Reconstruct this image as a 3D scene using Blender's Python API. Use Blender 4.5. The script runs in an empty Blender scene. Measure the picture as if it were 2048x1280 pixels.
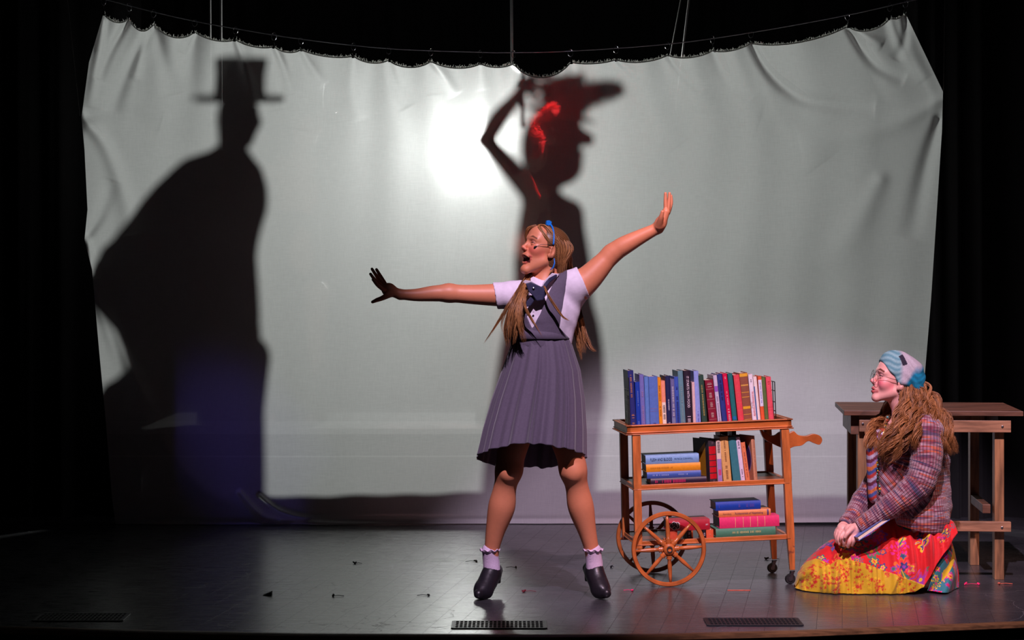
import bpy, bmesh, math, random
import numpy as np
from mathutils import Vector, Matrix
random.seed(7); rng = np.random.default_rng(11)
C = bpy.context.scene.collection
SC = bpy.context.scene

# ------------------------------------------------------------------ camera
F = 4700.0; HC = 1.4; YH = 539.0          # focal length in px, eye height, horizon row
cam = bpy.data.cameras.new('camera'); camo = bpy.data.objects.new('camera', cam); C.objects.link(camo)
cam.sensor_width = 36.0; cam.lens = F * 36.0 / 2048.0
camo.location = (0, 0, HC); camo.rotation_euler = (math.pi / 2, 0, 0)
cam.shift_y = -(640 - YH) / 2048.0
cam.clip_end = 100
SC.camera = camo
vs = SC.view_settings
SC.display_settings.display_device = 'sRGB'
vs.view_transform = 'Standard'; vs.look = 'None'; vs.gamma = 1; vs.use_curve_mapping = False; vs.exposure = 0.0

# ------------------------------------------------------------------ world and lights
w = bpy.data.worlds.new('house_dark'); SC.world = w; w.use_nodes = True
w.node_tree.nodes['Background'].inputs[0].default_value = (0.8, 0.75, 1.0, 1)
w.node_tree.nodes['Background'].inputs[1].default_value = 0.003

DC = 12.9                                  # depth of the white curtain
LAMP = np.array([(930 - 1024) / F * 16.5, 16.5, HC + (YH - 285) / F * 16.5])

def spot(name, loc, target, power, color, angle, blend, size=0.05):
    l = bpy.data.lights.new(name, 'SPOT'); l.energy = power; l.color = color
    l.spot_size = math.radians(angle); l.spot_blend = blend; l.shadow_soft_size = size
    o = bpy.data.objects.new(name, l); C.objects.link(o); o.location = loc
    o.rotation_euler = (Vector(target) - Vector(loc)).to_track_quat('-Z', 'Y').to_euler()
    return o
# the lamp behind the cloth that throws the shadows
bl = bpy.data.lights.new('shadow_lamp', 'SPOT'); bl.energy = 510; bl.color = (0.97, 1.0, 0.965); bl.shadow_soft_size = 0.095; bl.spot_size = math.radians(165); bl.spot_blend = 0.1
blo = bpy.data.objects.new('shadow_lamp', bl); C.objects.link(blo); blo.location = tuple(LAMP); blo.rotation_euler = (math.radians(90), 0, math.radians(180))
# front-of-house light on the right half of the stage
spot('front_key', (0.55, 3.8, 7.4), (1.18, 10.3, 0.85), 3650, (0.97, 0.74, 1.0), 22, 0.35, 0.05)
spot('front_warm', (2.9, 4.2, 7.2), (1.45, 10.2, 0.8), 1400, (1.0, 0.48, 0.38), 17, 0.4, 0.06)
# blue light backstage; the red spot is added to brighten the boa
spot('added_boa_red', (0.85, 12.99, 3.9), (0.17, 13.34, 1.96), 2800, (1.0, 0.5, 0.5), 14, 0.6, 0.04)
spot('backstage_blue', (-3.2, 15.5, 2.9), (-1.46, DC, 0.45), 70, (0.22, 0.15, 1.0), 13, 1.0, 0.1)

# ------------------------------------------------------------------ helpers
def P(px, py, d):
    return np.array([(px - 1024) / F * d, d, HC - (py - YH) / F * d])
def S(px, py, t):
    Q = P(px, py, DC); return LAMP + (Q - LAMP) * t

def lin(c):
    """sRGB 0-255 triple to linear"""
    out = []
    for v in c:
        v = v / 255.0
        out.append(v / 12.92 if v <= 0.04045 else ((v + 0.055) / 1.055) ** 2.4)
    return tuple(out)

MATS = {}
def mat(name, color, rough=0.6, var=0.12, scale=40.0, bump=0.0, metal=0.0, spec=0.5, attr=None, sheen=0.0, stretch=(1, 1, 1), bscale=None, bdist=0.002, sss=0.0):
    if name in MATS: return MATS[name]
    m = bpy.data.materials.new(name); m.use_nodes = True; MATS[name] = m
    nt = m.node_tree; N = nt.nodes; L = nt.links; b = N['Principled BSDF']
    b.inputs['Roughness'].default_value = rough; b.inputs['Metallic'].default_value = metal
    b.inputs['Specular IOR Level'].default_value = spec
    b.inputs['Sheen Weight'].default_value = sheen
    if sss: 
        b.inputs['Subsurface Weight'].default_value = sss
        b.inputs['Subsurface Radius'].default_value = (0.012, 0.004, 0.002); b.inputs['Subsurface Scale'].default_value = 1.0
    tc = N.new('ShaderNodeTexCoord'); mp = N.new('ShaderNodeMapping'); mp.inputs['Scale'].default_value = stretch
    L.new(tc.outputs['Object'], mp.inputs[0])
    nz = N.new('ShaderNodeTexNoise'); nz.inputs['Scale'].default_value = scale; nz.inputs['Detail'].default_value = 4
    L.new(mp.outputs[0], nz.inputs['Vector'])
    rp = N.new('ShaderNodeMapRange'); rp.inputs['To Min'].default_value = 1 - var; rp.inputs['To Max'].default_value = 1 + var
    rp.inputs['From Min'].default_value = 0.3; rp.inputs['From Max'].default_value = 0.7
    L.new(nz.outputs['Fac'], rp.inputs['Value'])
    mx = N.new('ShaderNodeMix'); mx.data_type = 'RGBA'; mx.blend_type = 'MULTIPLY'; mx.inputs[0].default_value = 1
    if attr:
        a = N.new('ShaderNodeAttribute'); a.attribute_name = attr; L.new(a.outputs['Color'], mx.inputs[6])
    else:
        mx.inputs[6].default_value = (*color, 1)
    L.new(rp.outputs[0], mx.inputs[7]); L.new(mx.outputs[2], b.inputs['Base Color'])
    if bump:
        bn = N.new('ShaderNodeTexNoise'); bn.inputs['Scale'].default_value = bscale or scale * 3; bn.inputs['Detail'].default_value = 5
        L.new(mp.outputs[0], bn.inputs['Vector'])
        bp = N.new('ShaderNodeBump'); bp.inputs['Strength'].default_value = bump; bp.inputs['Distance'].default_value = bdist
        L.new(bn.outputs['Fac'], bp.inputs['Height']); L.new(bp.outputs[0], b.inputs['Normal'])
    return m

OFF = {}
def root(name, loc, label, cat, group=None, rot=(0, 0, 0)):
    o = bpy.data.objects.new(name, None); C.objects.link(o); o.empty_display_size = 0.1
    o.location = tuple(loc); o.rotation_euler = rot
    tag(o, label, cat, group); OFF[o.name] = np.array(loc, float)
    return o
def tag(o, label=None, cat=None, group=None, kind=None):
    if label: o['label'] = label
    if cat: o['category'] = cat
    if group: o['group'] = group
    if kind: o['kind'] = kind
    return o

def mesh_np(name, V, Fq):
    """fast mesh from arrays; Fq is a list of face arrays (Nx3 or Nx4) or python lists"""
    me = bpy.data.meshes.new(name)
    V = np.asarray(V, np.float32)
    me.vertices.add(len(V)); me.vertices.foreach_set('co', V.ravel())
    if isinstance(Fq, np.ndarray): Fq = [Fq]
    loops = []; starts = []; tot = 0
    for A in Fq:
        if isinstance(A, np.ndarray) and A.ndim == 2:
            n, k = A.shape; loops.append(A.ravel().astype(np.int32)); starts.append(tot + np.arange(n) * k); tot += n * k
        else:
            for f in A:
                loops.append(np.array(f, np.int32)); starts.append(np.array([tot])); tot += len(f)
    loops = np.concatenate(loops); starts = np.concatenate(starts).astype(np.int32)
    me.loops.add(len(loops)); me.loops.foreach_set('vertex_index', loops)
    me.polygons.add(len(starts)); me.polygons.foreach_set('loop_start', starts)
    me.update(calc_edges=True); me.validate()
    return me

def link(name, me, m, parent=None, world=False, smooth=False, col=None, knit=None, mats=None):
    o = bpy.data.objects.new(name, me); C.objects.link(o)
    if world and parent is not None:
        off = OFF[parent.name]
        me.transform(Matrix.Translation(-Vector(off)))
        OFF[o.name] = off
    if parent is not None: o.parent = parent
    if mats:
        for x in mats: me.materials.append(x)
    elif m: me.materials.append(m)
    if smooth: me.polygons.foreach_set('use_smooth', np.ones(len(me.polygons), bool))
    if col is not None:
        a = me.color_attributes.new('Col', 'FLOAT_COLOR', 'POINT')
        cc = np.ones((len(col), 4), np.float32); cc[:, :3] = col; a.data.foreach_set('color', cc.ravel())
    if knit is not None:
        a = me.attributes.new('knit', 'FLOAT_VECTOR', 'POINT'); a.data.foreach_set('vector', np.asarray(knit, np.float32).ravel())
    return o

class MB:
    def __init__(s): s.v = []; s.f = []; s.mi = []; s.c = []
    def add(s, V, Fc, mi=0, col=None):
        b = len(s.v); s.v += [tuple(map(float, p)) for p in V]
        s.f += [tuple(b + i for i in f) for f in Fc]; s.mi += [mi] * len(Fc)
        if col is not None: s.c += [tuple(col)] * len(V)
        return s
    def box(s, c, size, R=None, mi=0, taper=None):
        hx, hy, hz = [x / 2 for x in size]; V = []
        for z in (-1, 1):
            for y in (-1, 1):
                for x in (-1, 1):
                    k = taper if (taper and z < 0) else 1
                    p = np.array([x * hx * k, y * hy * k, z * hz])
                    if R is not None: p = R @ p
                    V.append(p + np.array(c))
        s.add(V, [(0, 2, 3, 1), (4, 5, 7, 6), (0, 1, 5, 4), (2, 6, 7, 3), (0, 4, 6, 2), (1, 3, 7, 5)], mi); return s
    def tube(s, pts, rad, n=8, mi=0, col=None, cap=True, flat=1.0):
        pts = [np.array(p, float) for p in pts]; m = len(pts)
        if not hasattr(rad, '__len__'): rad = [rad] * m
        V = []; prev = None
        for i, p in enumerate(pts):
            t = pts[min(i + 1, m - 1)] - pts[max(i - 1, 0)]; t = t / (np.linalg.norm(t) + 1e-9)
            if prev is None:
                a = np.array([0, 0, 1.0]) if abs(t[2]) < 0.9 else np.array([1.0, 0, 0])
                u = np.cross(t, a)
            else: u = prev - t * np.dot(prev, t)
            u /= np.linalg.norm(u) + 1e-9; prev = u; v_ = np.cross(t, u)
            for k in range(n):
                a = 2 * math.pi * k / n; V.append(p + rad[i] * (math.cos(a) * u + flat * math.sin(a) * v_))
        Fc = [(i * n + k, i * n + (k + 1) % n, (i + 1) * n + (k + 1) % n, (i + 1) * n + k) for i in range(m - 1) for k in range(n)]
        if cap: Fc += [tuple(range(n))[::-1], tuple((m - 1) * n + k for k in range(n))]
        s.add(V, Fc, mi, col); return s
    def lathe(s, prof, c, axis='z', n=32, mi=0, R=None, closed=False):
        V = []
        for (r, h) in prof:
            for k in range(n):
                a = 2 * math.pi * k / n
                p = {'z': (r * math.cos(a), r * math.sin(a), h), 'y': (r * math.cos(a), h, r * math.sin(a)), 'x': (h, r * math.cos(a), r * math.sin(a))}[axis]
                p = np.array(p)
                if R is not None: p = R @ p
                V.append(p + np.array(c))
        m = len(prof)
        Fc = [(i * n + k, i * n + (k + 1) % n, (i + 1) * n + (k + 1) % n, (i + 1) * n + k) for i in range(m - 1) for k in range(n)]
        if closed: Fc += [((m - 1) * n + k, (m - 1) * n + (k + 1) % n, (k + 1) % n, k) for k in range(n)]
        else: Fc += [tuple(range(n))[::-1], tuple((m - 1) * n + k for k in range(n))]
        s.add(V, Fc, mi); return s
    def prism(s, poly, y0, y1, mi=0, fn=None):
        n = len(poly); V = [(x, y0, z) for x, z in poly] + [(x, y1, z) for x, z in poly]
        if fn: V = [fn(*p) for p in V]
        s.add(V, [tuple(range(n)), tuple(range(n, 2 * n))[::-1]] + [(i, n + i, n + (i + 1) % n, (i + 1) % n) for i in range(n)], mi); return s
    def build(s, name, m, parent=None, world=False, smooth=False, bevel=0, mats=None, autos=None):
        me = bpy.data.meshes.new(name); me.from_pydata(s.v, [], s.f); me.update()
        o = link(name, me, m, parent, world, smooth, mats=mats)
        me.polygons.foreach_set('material_index', s.mi)
        if s.c and len(s.c) == len(s.v):
            a = me.color_attributes.new('Col', 'FLOAT_COLOR', 'POINT')
            a.data.foreach_set('color', np.array([(*c, 1) for c in s.c], np.float32).ravel())
        bm = bmesh.new(); bm.from_mesh(me); bmesh.ops.recalc_face_normals(bm, faces=bm.faces); bm.to_mesh(me); bm.free()
        if autos:
            me.polygons.foreach_set('use_smooth', np.ones(len(me.polygons), bool)); me.set_sharp_from_angle(angle=math.radians(autos))
        if bevel:
            bv = o.modifiers.new('bevel', 'BEVEL'); bv.width = bevel; bv.segments = 2; bv.limit_method = 'ANGLE'; bv.angle_limit = math.radians(40)
        return o

# ------------------------------------------------------------------ implicit surfaces
def rc(a, b, ra, rb, k=0.02, op='u'):
    a = np.array(a, np.float32); b = np.array(b, np.float32); ab = b - a; L2 = float(ab @ ab) + 1e-12
    def f(X, Y, Z):
        px, py, pz = X - a[0], Y - a[1], Z - a[2]
        t = np.clip((px * ab[0] + py * ab[1] + pz * ab[2]) / L2, 0, 1)
        return np.sqrt((px - t * ab[0]) ** 2 + (py - t * ab[1]) ** 2 + (pz - t * ab[2]) ** 2) - (ra + (rb - ra) * t)
    r = max(ra, rb)
    return dict(f=f, lo=np.minimum(a, b) - r, hi=np.maximum(a, b) + r, k=k, op=op)
def el(c, rad, R=None, k=0.02, op='u'):
    c = np.array(c, np.float32); rad = np.array(rad, np.float32)
    M = np.eye(3, dtype=np.float32) if R is None else np.array(R, np.float32)   # columns are the axes
    def f(X, Y, Z):
        x, y, z = X - c[0], Y - c[1], Z - c[2]
        q = [(x * M[0, i] + y * M[1, i] + z * M[2, i]) / rad[i] for i in range(3)]
        k0 = np.sqrt(q[0] ** 2 + q[1] ** 2 + q[2] ** 2); k1 = np.sqrt((q[0] / rad[0]) ** 2 + (q[1] / rad[1]) ** 2 + (q[2] / rad[2]) ** 2) + 1e-9
        return k0 * (k0 - 1) / k1
    e = np.sqrt(((M * rad[None, :]) ** 2).sum(1))
    return dict(f=f, lo=c - e, hi=c + e, k=k, op=op)
def chain(pts, rads, k=0.02):
    if len(pts) > 2:
        q = cr([list(p) + [r] for p, r in zip(pts, rads)], 6 * (len(pts) - 1) + 1); pts = q[:, :3]; rads = q[:, 3]
    ps = [rc(pts[i], pts[i + 1], rads[i], rads[i + 1], k) for i in range(len(pts) - 1)]
    def f(X, Y, Z):
        best = None
        for i in range(len(pts) - 1):
            a = np.array(pts[i], np.float32); ab = np.array(pts[i + 1], np.float32) - a; L2 = float(ab @ ab) + 1e-12; x, y, z = X - a[0], Y - a[1], Z - a[2]
            t = np.clip((x * ab[0] + y * ab[1] + z * ab[2]) / L2, 0, 1); d = np.sqrt((x - t * ab[0]) ** 2 + (y - t * ab[1]) ** 2 + (z - t * ab[2]) ** 2); r = np.float32(rads[i]) + np.float32(rads[i + 1] - rads[i]) * t
            if best is None: best, rr_ = d, r
            else: m = d < best; best = np.where(m, d, best); rr_ = np.where(m, r, rr_)
        return best - rr_
    return [dict(f=f, lo=np.min([p['lo'] for p in ps], 0), hi=np.max([p['hi'] for p in ps], 0), k=k, op='u')]
def plane(p, n, k=0.004):
    """keeps the side the normal points away from"""
    p = np.array(p); n = np.array(n, float); n /= np.linalg.norm(n)
    return dict(f=lambda X, Y, Z: (X - p[0]) * n[0] + (Y - p[1]) * n[1] + (Z - p[2]) * n[2], k=k, op='i', lo=None)
def poly_xz(pts, k=0.004):
    pts = np.array(pts, float)
    def f(X, Y, Z):
        X, Y, Z = np.broadcast_arrays(X, Y, Z); x = X[:, 0, :].astype(np.float64); z = Z[:, 0, :].astype(np.float64)
        d = np.full(x.shape, 1e9); sg = np.ones(x.shape); n = len(pts)
        for i in range(n):
            a = pts[i]; b = pts[i - 1]; ex, ez = b[0] - a[0], b[1] - a[1]; wx, wz = x - a[0], z - a[1]
            t = np.clip((wx * ex + wz * ez) / (ex * ex + ez * ez), 0, 1)
            d = np.minimum(d, (wx - ex * t) ** 2 + (wz - ez * t) ** 2)
            c1 = z >= a[1]; c2 = z < b[1]; c3 = ex * wz > ez * wx
            sg = np.where((c1 & c2 & c3) | (~c1 & ~c2 & ~c3), -sg, sg)
        return (sg * np.sqrt(d)).astype(np.float32)[:, None, :]
    return dict(f=f, k=k, op='i', lo=None)
def smin(a, b, k):
    if k <= 0: return np.minimum(a, b)
    h = np.maximum(k - np.abs(a - b), 0) / k
    return np.minimum(a, b) - h * h * k * 0.25

def sdf_grid(prims, res, lo, hi, post=None):
    n = np.maximum(np.ceil((hi - lo) / res).astype(int) + 1, 2)
    D = np.full(n, 0.5, np.float32)
    ax = [(lo[i] + np.arange(n[i]) * res).astype(np.float32) for i in range(3)]
    for p in prims:
        if p['lo'] is None: s = [slice(0, n[i]) for i in range(3)]
        else:
            m = p['k'] + 3 * res
            s = []
            for i in range(3):
                a = max(int((p['lo'][i] - m - lo[i]) / res), 0); b = min(int((p['hi'][i] + m - lo[i]) / res) + 2, n[i])
                s.append(slice(a, b))
            if any(q.start >= q.stop for q in s): continue
        X = ax[0][s[0]][:, None, None]; Y = ax[1][s[1]][None, :, None]; Z = ax[2][s[2]][None, None, :]
        d = p['f'](X, Y, Z); cur = D[tuple(s)]
        if p['op'] == 'u': cur = smin(cur, d, p['k'])
        elif p['op'] == 's': cur = -smin(-cur, d, p['k'])
        else: cur = -smin(-cur, -d, p['k'])
        D[tuple(s)] = cur
    if post is not None: D = post(D, ax[0][:, None, None], ax[1][None, :, None], ax[2][None, None, :])
    return D
def surf(D, res, lo, keep=None):
    ins = D < 0
    s = np.zeros(tuple(x - 1 for x in D.shape), np.uint8)
    for i in (0, 1):
        for j in (0, 1):
            for k in (0, 1):
                s += ins[i:i + s.shape[0], j:j + s.shape[1], k:k + s.shape[2]]
    act = (s > 0) & (s < 8)
    idx = np.argwhere(act)
    vid = np.full(s.shape, -1, np.int32); vid[act] = np.arange(len(idx))
    corners = [(i, j, k) for i in (0, 1) for j in (0, 1) for k in (0, 1)]
    vals = {c: D[idx[:, 0] + c[0], idx[:, 1] + c[1], idx[:, 2] + c[2]] for c in corners}
    acc = np.zeros((len(idx), 3)); cnt = np.zeros(len(idx))
    for a in corners:
        for ax_ in range(3):
            if a[ax_]: continue
            b = list(a); b[ax_] = 1; b = tuple(b)
            va, vb = vals[a], vals[b]; m = (va < 0) != (vb < 0)
            t = np.where(m, va / np.where(m, va - vb, 1), 0)
            p = np.zeros((len(idx), 3)); p += a; p[:, ax_] += t
            acc[m] += p[m]; cnt[m] += 1
    V = (idx + acc / cnt[:, None]) * res + lo
    Q = []
    for ax_ in range(3):
        u, v_ = (ax_ + 1) % 3, (ax_ + 2) % 3
        sl0 = [slice(None)] * 3; sl1 = [slice(None)] * 3
        sl0[ax_] = slice(0, -1); sl1[ax_] = slice(1, None)
        ch = ins[tuple(sl0)] != ins[tuple(sl1)]
        e = np.argwhere(ch); e = e[(e[:, u] > 0) & (e[:, v_] > 0) & (e[:, u] < D.shape[u] - 1) & (e[:, v_] < D.shape[v_] - 1)]
        def g(du, dv):
            q = e.copy(); q[:, u] += du; q[:, v_] += dv; return vid[q[:, 0], q[:, 1], q[:, 2]]
        q = np.stack([g(-1, -1), g(0, -1), g(0, 0), g(-1, 0)], 1)
        flip = ~ins[e[:, 0], e[:, 1], e[:, 2]]
        q[flip] = q[flip][:, ::-1]; Q.append(q)
    Q = np.concatenate(Q); Q = Q[(Q >= 0).all(1)]
    if keep is not None:
        m = keep(V); Q = Q[m[Q].all(1)]
    return V, Q
def sdf_mesh(prims, res, fine=(), post=None):
    add = [p for p in prims if p['op'] == 'u']
    lo = np.min([p['lo'] for p in add], 0) - 4 * res; hi = np.max([p['hi'] for p in add], 0) + 4 * res
    VV = []; QQ = []; base = 0
    def keep(V):
        m = np.ones(len(V), bool)
        for (a, b, r) in fine:
            a = np.array(a) + 1.5 * res; b = np.array(b) - 1.5 * res
            m &= ~((V > a) & (V < b)).all(1)
        return m
    V, Q = surf(sdf_grid(prims, res, lo, hi, post), res, lo, keep if fine else None)
    VV.append(V); QQ.append(Q); base += len(V)
    for (a, b, r) in fine:
        a = np.array(a); b = np.array(b)
        V, Q = surf(sdf_grid(prims, r, a, b, post), r, a)
        VV.append(V); QQ.append(Q + base); base += len(V)
    V = np.concatenate(VV); Q = np.concatenate(QQ)
    used = np.unique(Q); mp = np.zeros(len(V), np.int64); mp[used] = np.arange(len(used))
    return V[used], mp[Q]

def axes(f, roll=0.0):
    f = np.array(f, float); f /= np.linalg.norm(f)
    l = np.cross([0, 0, 1.0], f); l /= np.linalg.norm(l); u = np.cross(f, l)
    if roll:
        c, s = math.cos(roll), math.sin(roll); l, u = c * l + s * u, c * u - s * l
    return l, f, u
def gauss(x, s): return np.exp(-(x / s) ** 2)
def cr(pts, n):
    """smooth curve through points"""
    pts = np.array(pts, float); m = len(pts); out = []
    for q in np.linspace(0, m - 1, n):
        i = min(int(q), m - 2); t = q - i
        p0, p1, p2, p3 = pts[max(i - 1, 0)], pts[i], pts[i + 1], pts[min(i + 2, m - 1)]
        out.append(0.5 * ((2 * p1) + (-p0 + p2) * t + (2 * p0 - 5 * p1 + 4 * p2 - p3) * t * t + (-p0 + 3 * p1 - 3 * p2 + p3) * t ** 3))
    return np.array(out)
def interp(x, xs, ys): return np.interp(x, xs, ys)
def rotz(a): c, s = math.cos(a), math.sin(a); return np.array([[c, -s, 0], [s, c, 0], [0, 0, 1]])
def roty(a): c, s = math.cos(a), math.sin(a); return np.array([[c, 0, s], [0, 1, 0], [-s, 0, c]])
def rotx(a): c, s = math.cos(a), math.sin(a); return np.array([[1, 0, 0], [0, c, -s], [0, s, c]])
def cutoff(p, n, r):
    p = np.array(p); n = np.array(n, float); n /= np.linalg.norm(n)
    return dict(f=lambda X, Y, Z: np.maximum(-((X - p[0]) * n[0] + (Y - p[1]) * n[1] + (Z - p[2]) * n[2]), np.sqrt((X - p[0]) ** 2 + (Y - p[1]) ** 2 + (Z - p[2]) ** 2) - r), lo=p - r, hi=p + r, k=.002, op='s')
# ------------------------------------------------------------------ stage floor, back and side
def floor_mat():
    m = bpy.data.materials.new('stage_floor_paint'); m.use_nodes = True; nt = m.node_tree; N = nt.nodes; L = nt.links; b = N['Principled BSDF']
    tc = N.new('ShaderNodeTexCoord')
    mp = N.new('ShaderNodeMapping'); mp.inputs['Rotation'].default_value = (0, 0, math.radians(8)); L.new(tc.outputs['Object'], mp.inputs[0])
    br = N.new('ShaderNodeTexBrick'); br.inputs['Scale'].default_value = 1.0; br.inputs['Brick Width'].default_value = 0.30; br.inputs['Row Height'].default_value = 0.10
    br.inputs['Mortar Size'].default_value = 0.0012; br.inputs['Color1'].default_value = (1, 1, 1, 1); br.inputs['Color2'].default_value = (0.86, 0.86, 0.86, 1); br.inputs['Mortar'].default_value = (0.45, 0.45, 0.45, 1)
    mr = N.new('ShaderNodeMapping'); mr.inputs['Rotation'].default_value = (0, 0, math.radians(98)); L.new(tc.outputs['Object'], mr.inputs[0]); L.new(mr.outputs[0], br.inputs['Vector'])
    nz = N.new('ShaderNodeTexNoise'); nz.inputs['Scale'].default_value = 2.2; nz.inputs['Detail'].default_value = 6; L.new(tc.outputs['Object'], nz.inputs['Vector'])
    st = N.new('ShaderNodeMapping'); st.inputs['Scale'].default_value = (3, 40, 1); L.new(tc.outputs['Object'], st.inputs[0])
    n2 = N.new('ShaderNodeTexNoise'); n2.inputs['Scale'].default_value = 2.5; n2.inputs['Detail'].default_value = 8; n2.inputs['Roughness'].default_value = 0.65; L.new(st.outputs[0], n2.inputs['Vector'])
    # thin scratches
    vo = N.new('ShaderNodeTexVoronoi'); vo.feature = 'DISTANCE_TO_EDGE'; vo.inputs['Scale'].default_value = 2.6
    wn = N.new('ShaderNodeMix'); wn.data_type = 'RGBA'; wn.inputs[0].default_value = 0.3; L.new(tc.outputs['Object'], wn.inputs[6]); L.new(nz.outputs['Color'], wn.inputs[7]); L.new(wn.outputs[2], vo.inputs['Vector'])
    sc = N.new('ShaderNodeMath'); sc.operation = 'LESS_THAN'; sc.inputs[1].default_value = 0.0022; L.new(vo.outputs['Distance'], sc.inputs[0])
    ra = N.new('ShaderNodeMapRange'); ra.inputs['From Min'].default_value = 0.3; ra.inputs['From Max'].default_value = 0.7; ra.inputs['To Min'].default_value = 0.6; ra.inputs['To Max'].default_value = 1.3
    L.new(nz.outputs['Fac'], ra.inputs['Value'])
    m1 = N.new('ShaderNodeMix'); m1.data_type = 'RGBA'; m1.blend_type = 'MULTIPLY'; m1.inputs[0].default_value = 1
    m1.inputs[6].default_value = (0.050, 0.050, 0.054, 1); L.new(br.outputs['Color'], m1.inputs[7])
    m2 = N.new('ShaderNodeMix'); m2.data_type = 'RGBA'; m2.blend_type = 'MULTIPLY'; m2.inputs[0].default_value = 1; L.new(m1.outputs[2], m2.inputs[6]); L.new(ra.outputs[0], m2.inputs[7])
    m3 = N.new('ShaderNodeMix'); m3.data_type = 'RGBA'; L.new(sc.outputs[0], m3.inputs[0]); L.new(m2.outputs[2], m3.inputs[6]); m3.inputs[7].default_value = (0.11, 0.11, 0.11, 1)
    L.new(m3.outputs[2], b.inputs['Base Color'])
    rr = N.new('ShaderNodeMapRange'); rr.inputs['From Min'].default_value = 0.3; rr.inputs['From Max'].default_value = 0.7; rr.inputs['To Min'].default_value = 0.21; rr.inputs['To Max'].default_value = 0.36
    L.new(n2.outputs['Fac'], rr.inputs['Value'])
    r1 = N.new('ShaderNodeMath'); r1.operation = 'MULTIPLY_ADD'; r1.inputs[1].default_value = 0.22; L.new(sc.outputs[0], r1.inputs[0]); L.new(rr.outputs[0], r1.inputs[2])
    r2 = N.new('ShaderNodeMath'); r2.operation = 'MULTIPLY_ADD'; r2.inputs[1].default_value = 0.16; L.new(br.outputs['Fac'], r2.inputs[0]); L.new(r1.outputs[0], r2.inputs[2]); L.new(r2.outputs[0], b.inputs['Roughness'])
    b.inputs['Specular IOR Level'].default_value = 1.0
    ad = N.new('ShaderNodeMath'); ad.operation = 'MULTIPLY_ADD'; ad.inputs[1].default_value = 0.35; L.new(n2.outputs['Fac'], ad.inputs[0]); L.new(br.outputs['Fac'], ad.inputs[2])
    bp = N.new('ShaderNodeBump'); bp.inputs['Strength'].default_value = 0.25; bp.inputs['Distance'].default_value = 0.001; bp.invert = True
    L.new(ad.outputs[0], bp.inputs['Height']); L.new(bp.outputs[0], b.inputs['Normal'])
    return m
FM = floor_mat()
def edge_y(x):      # gently bowed stage lip
    px = 1024 + x / 9.1 * F
    return float(np.interp(px, [-2500, -400, 0, 300, 600, 1000, 1300, 1600, 2048, 2500, 4600], [10.4, 9.34, 9.22, 9.12, 9.05, 9.03, 9.03, 9.12, 9.34, 9.6, 11.2]))
xs = np.linspace(-4.6, 4.6, 93)
mb = MB(); top = [(x, edge_y(x), 0) for x in xs]; 
V = top + [(x, 18.6, 0) for x in xs] + [(x, edge_y(x), -0.04) for x in xs] + [(x, 18.6, -0.04) for x in xs]
n = len(xs); Fc = []
for i in range(n - 1):
    Fc += [(i, i + 1, n + i + 1, n + i), (2 * n + i, 2 * n + i + 1, i + 1, i), (3 * n + i, 3 * n + i + 1, 2 * n + i + 1, 2 * n + i), (n + i, n + i + 1, 3 * n + i + 1, 3 * n + i)]
Fc += [(0, n, 3 * n, 2 * n), (n - 1, 2 * n - 1, 4 * n - 1, 3 * n - 1)]
mb.add(V, Fc); tag(mb.build('floor', FM), kind='structure')
# wooden nosing and the black front of the stage
mb = MB(); prof = [(0.0, 0.001), (-0.03, 0.0015), (-0.045, -0.006), (-0.047, -0.018), (-0.04, -0.024), (0.0, -0.024)]
V = [(x, edge_y(x) + a, b) for x in xs for a, b in prof]; k = len(prof)
Fc = [(i * k + j, i * k + (j + 1) % k, (i + 1) * k + (j + 1) % k, (i + 1) * k + j) for i in range(n - 1) for j in range(k)]
mb.add(V, Fc); tag(mb.build('trim_1', mat('worn_brown_nosing', (0.16, 0.075, 0.03), 0.4, 0.5, 9, 0.3, stretch=(1, 6, 6)), autos=30), kind='structure')
mb = MB(); V = [(x, edge_y(x) - 0.01, z) for x in xs for z in (-0.024, -1.2)]
V += [(x, edge_y(x) + 0.02, z) for x in xs for z in (-0.024, -1.2)]
Fc = [(2 * i, 2 * i + 2, 2 * i + 3, 2 * i + 1) for i in range(n - 1)] + [(2 * n + 2 * i, 2 * n + 2 * i + 1, 2 * n + 2 * i + 3, 2 * n + 2 * i + 2) for i in range(n - 1)]
mb.add(V, Fc); tag(mb.build('wall_front', mat('black_stage_front', (0.004, 0.004, 0.004), 0.9, 0.2, 20)), kind='structure')
BLK = mat('black_masking', (0.006, 0.006, 0.007), 0.95, 0.3, 6, sheen=0.05)
for nm, c, sz in (('wall_back', (0, 18.7, 2.3), (9.6, 0.1, 6.6)), ('wall_left', (-4.65, 14.1, 2.3), (0.1, 9.2, 6.6)), ('wall_right', (4.65, 14.1, 2.3), (0.1, 9.2, 6.6))):
    tag(MB().box(c, sz).build(nm, BLK), kind='structure')

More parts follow.
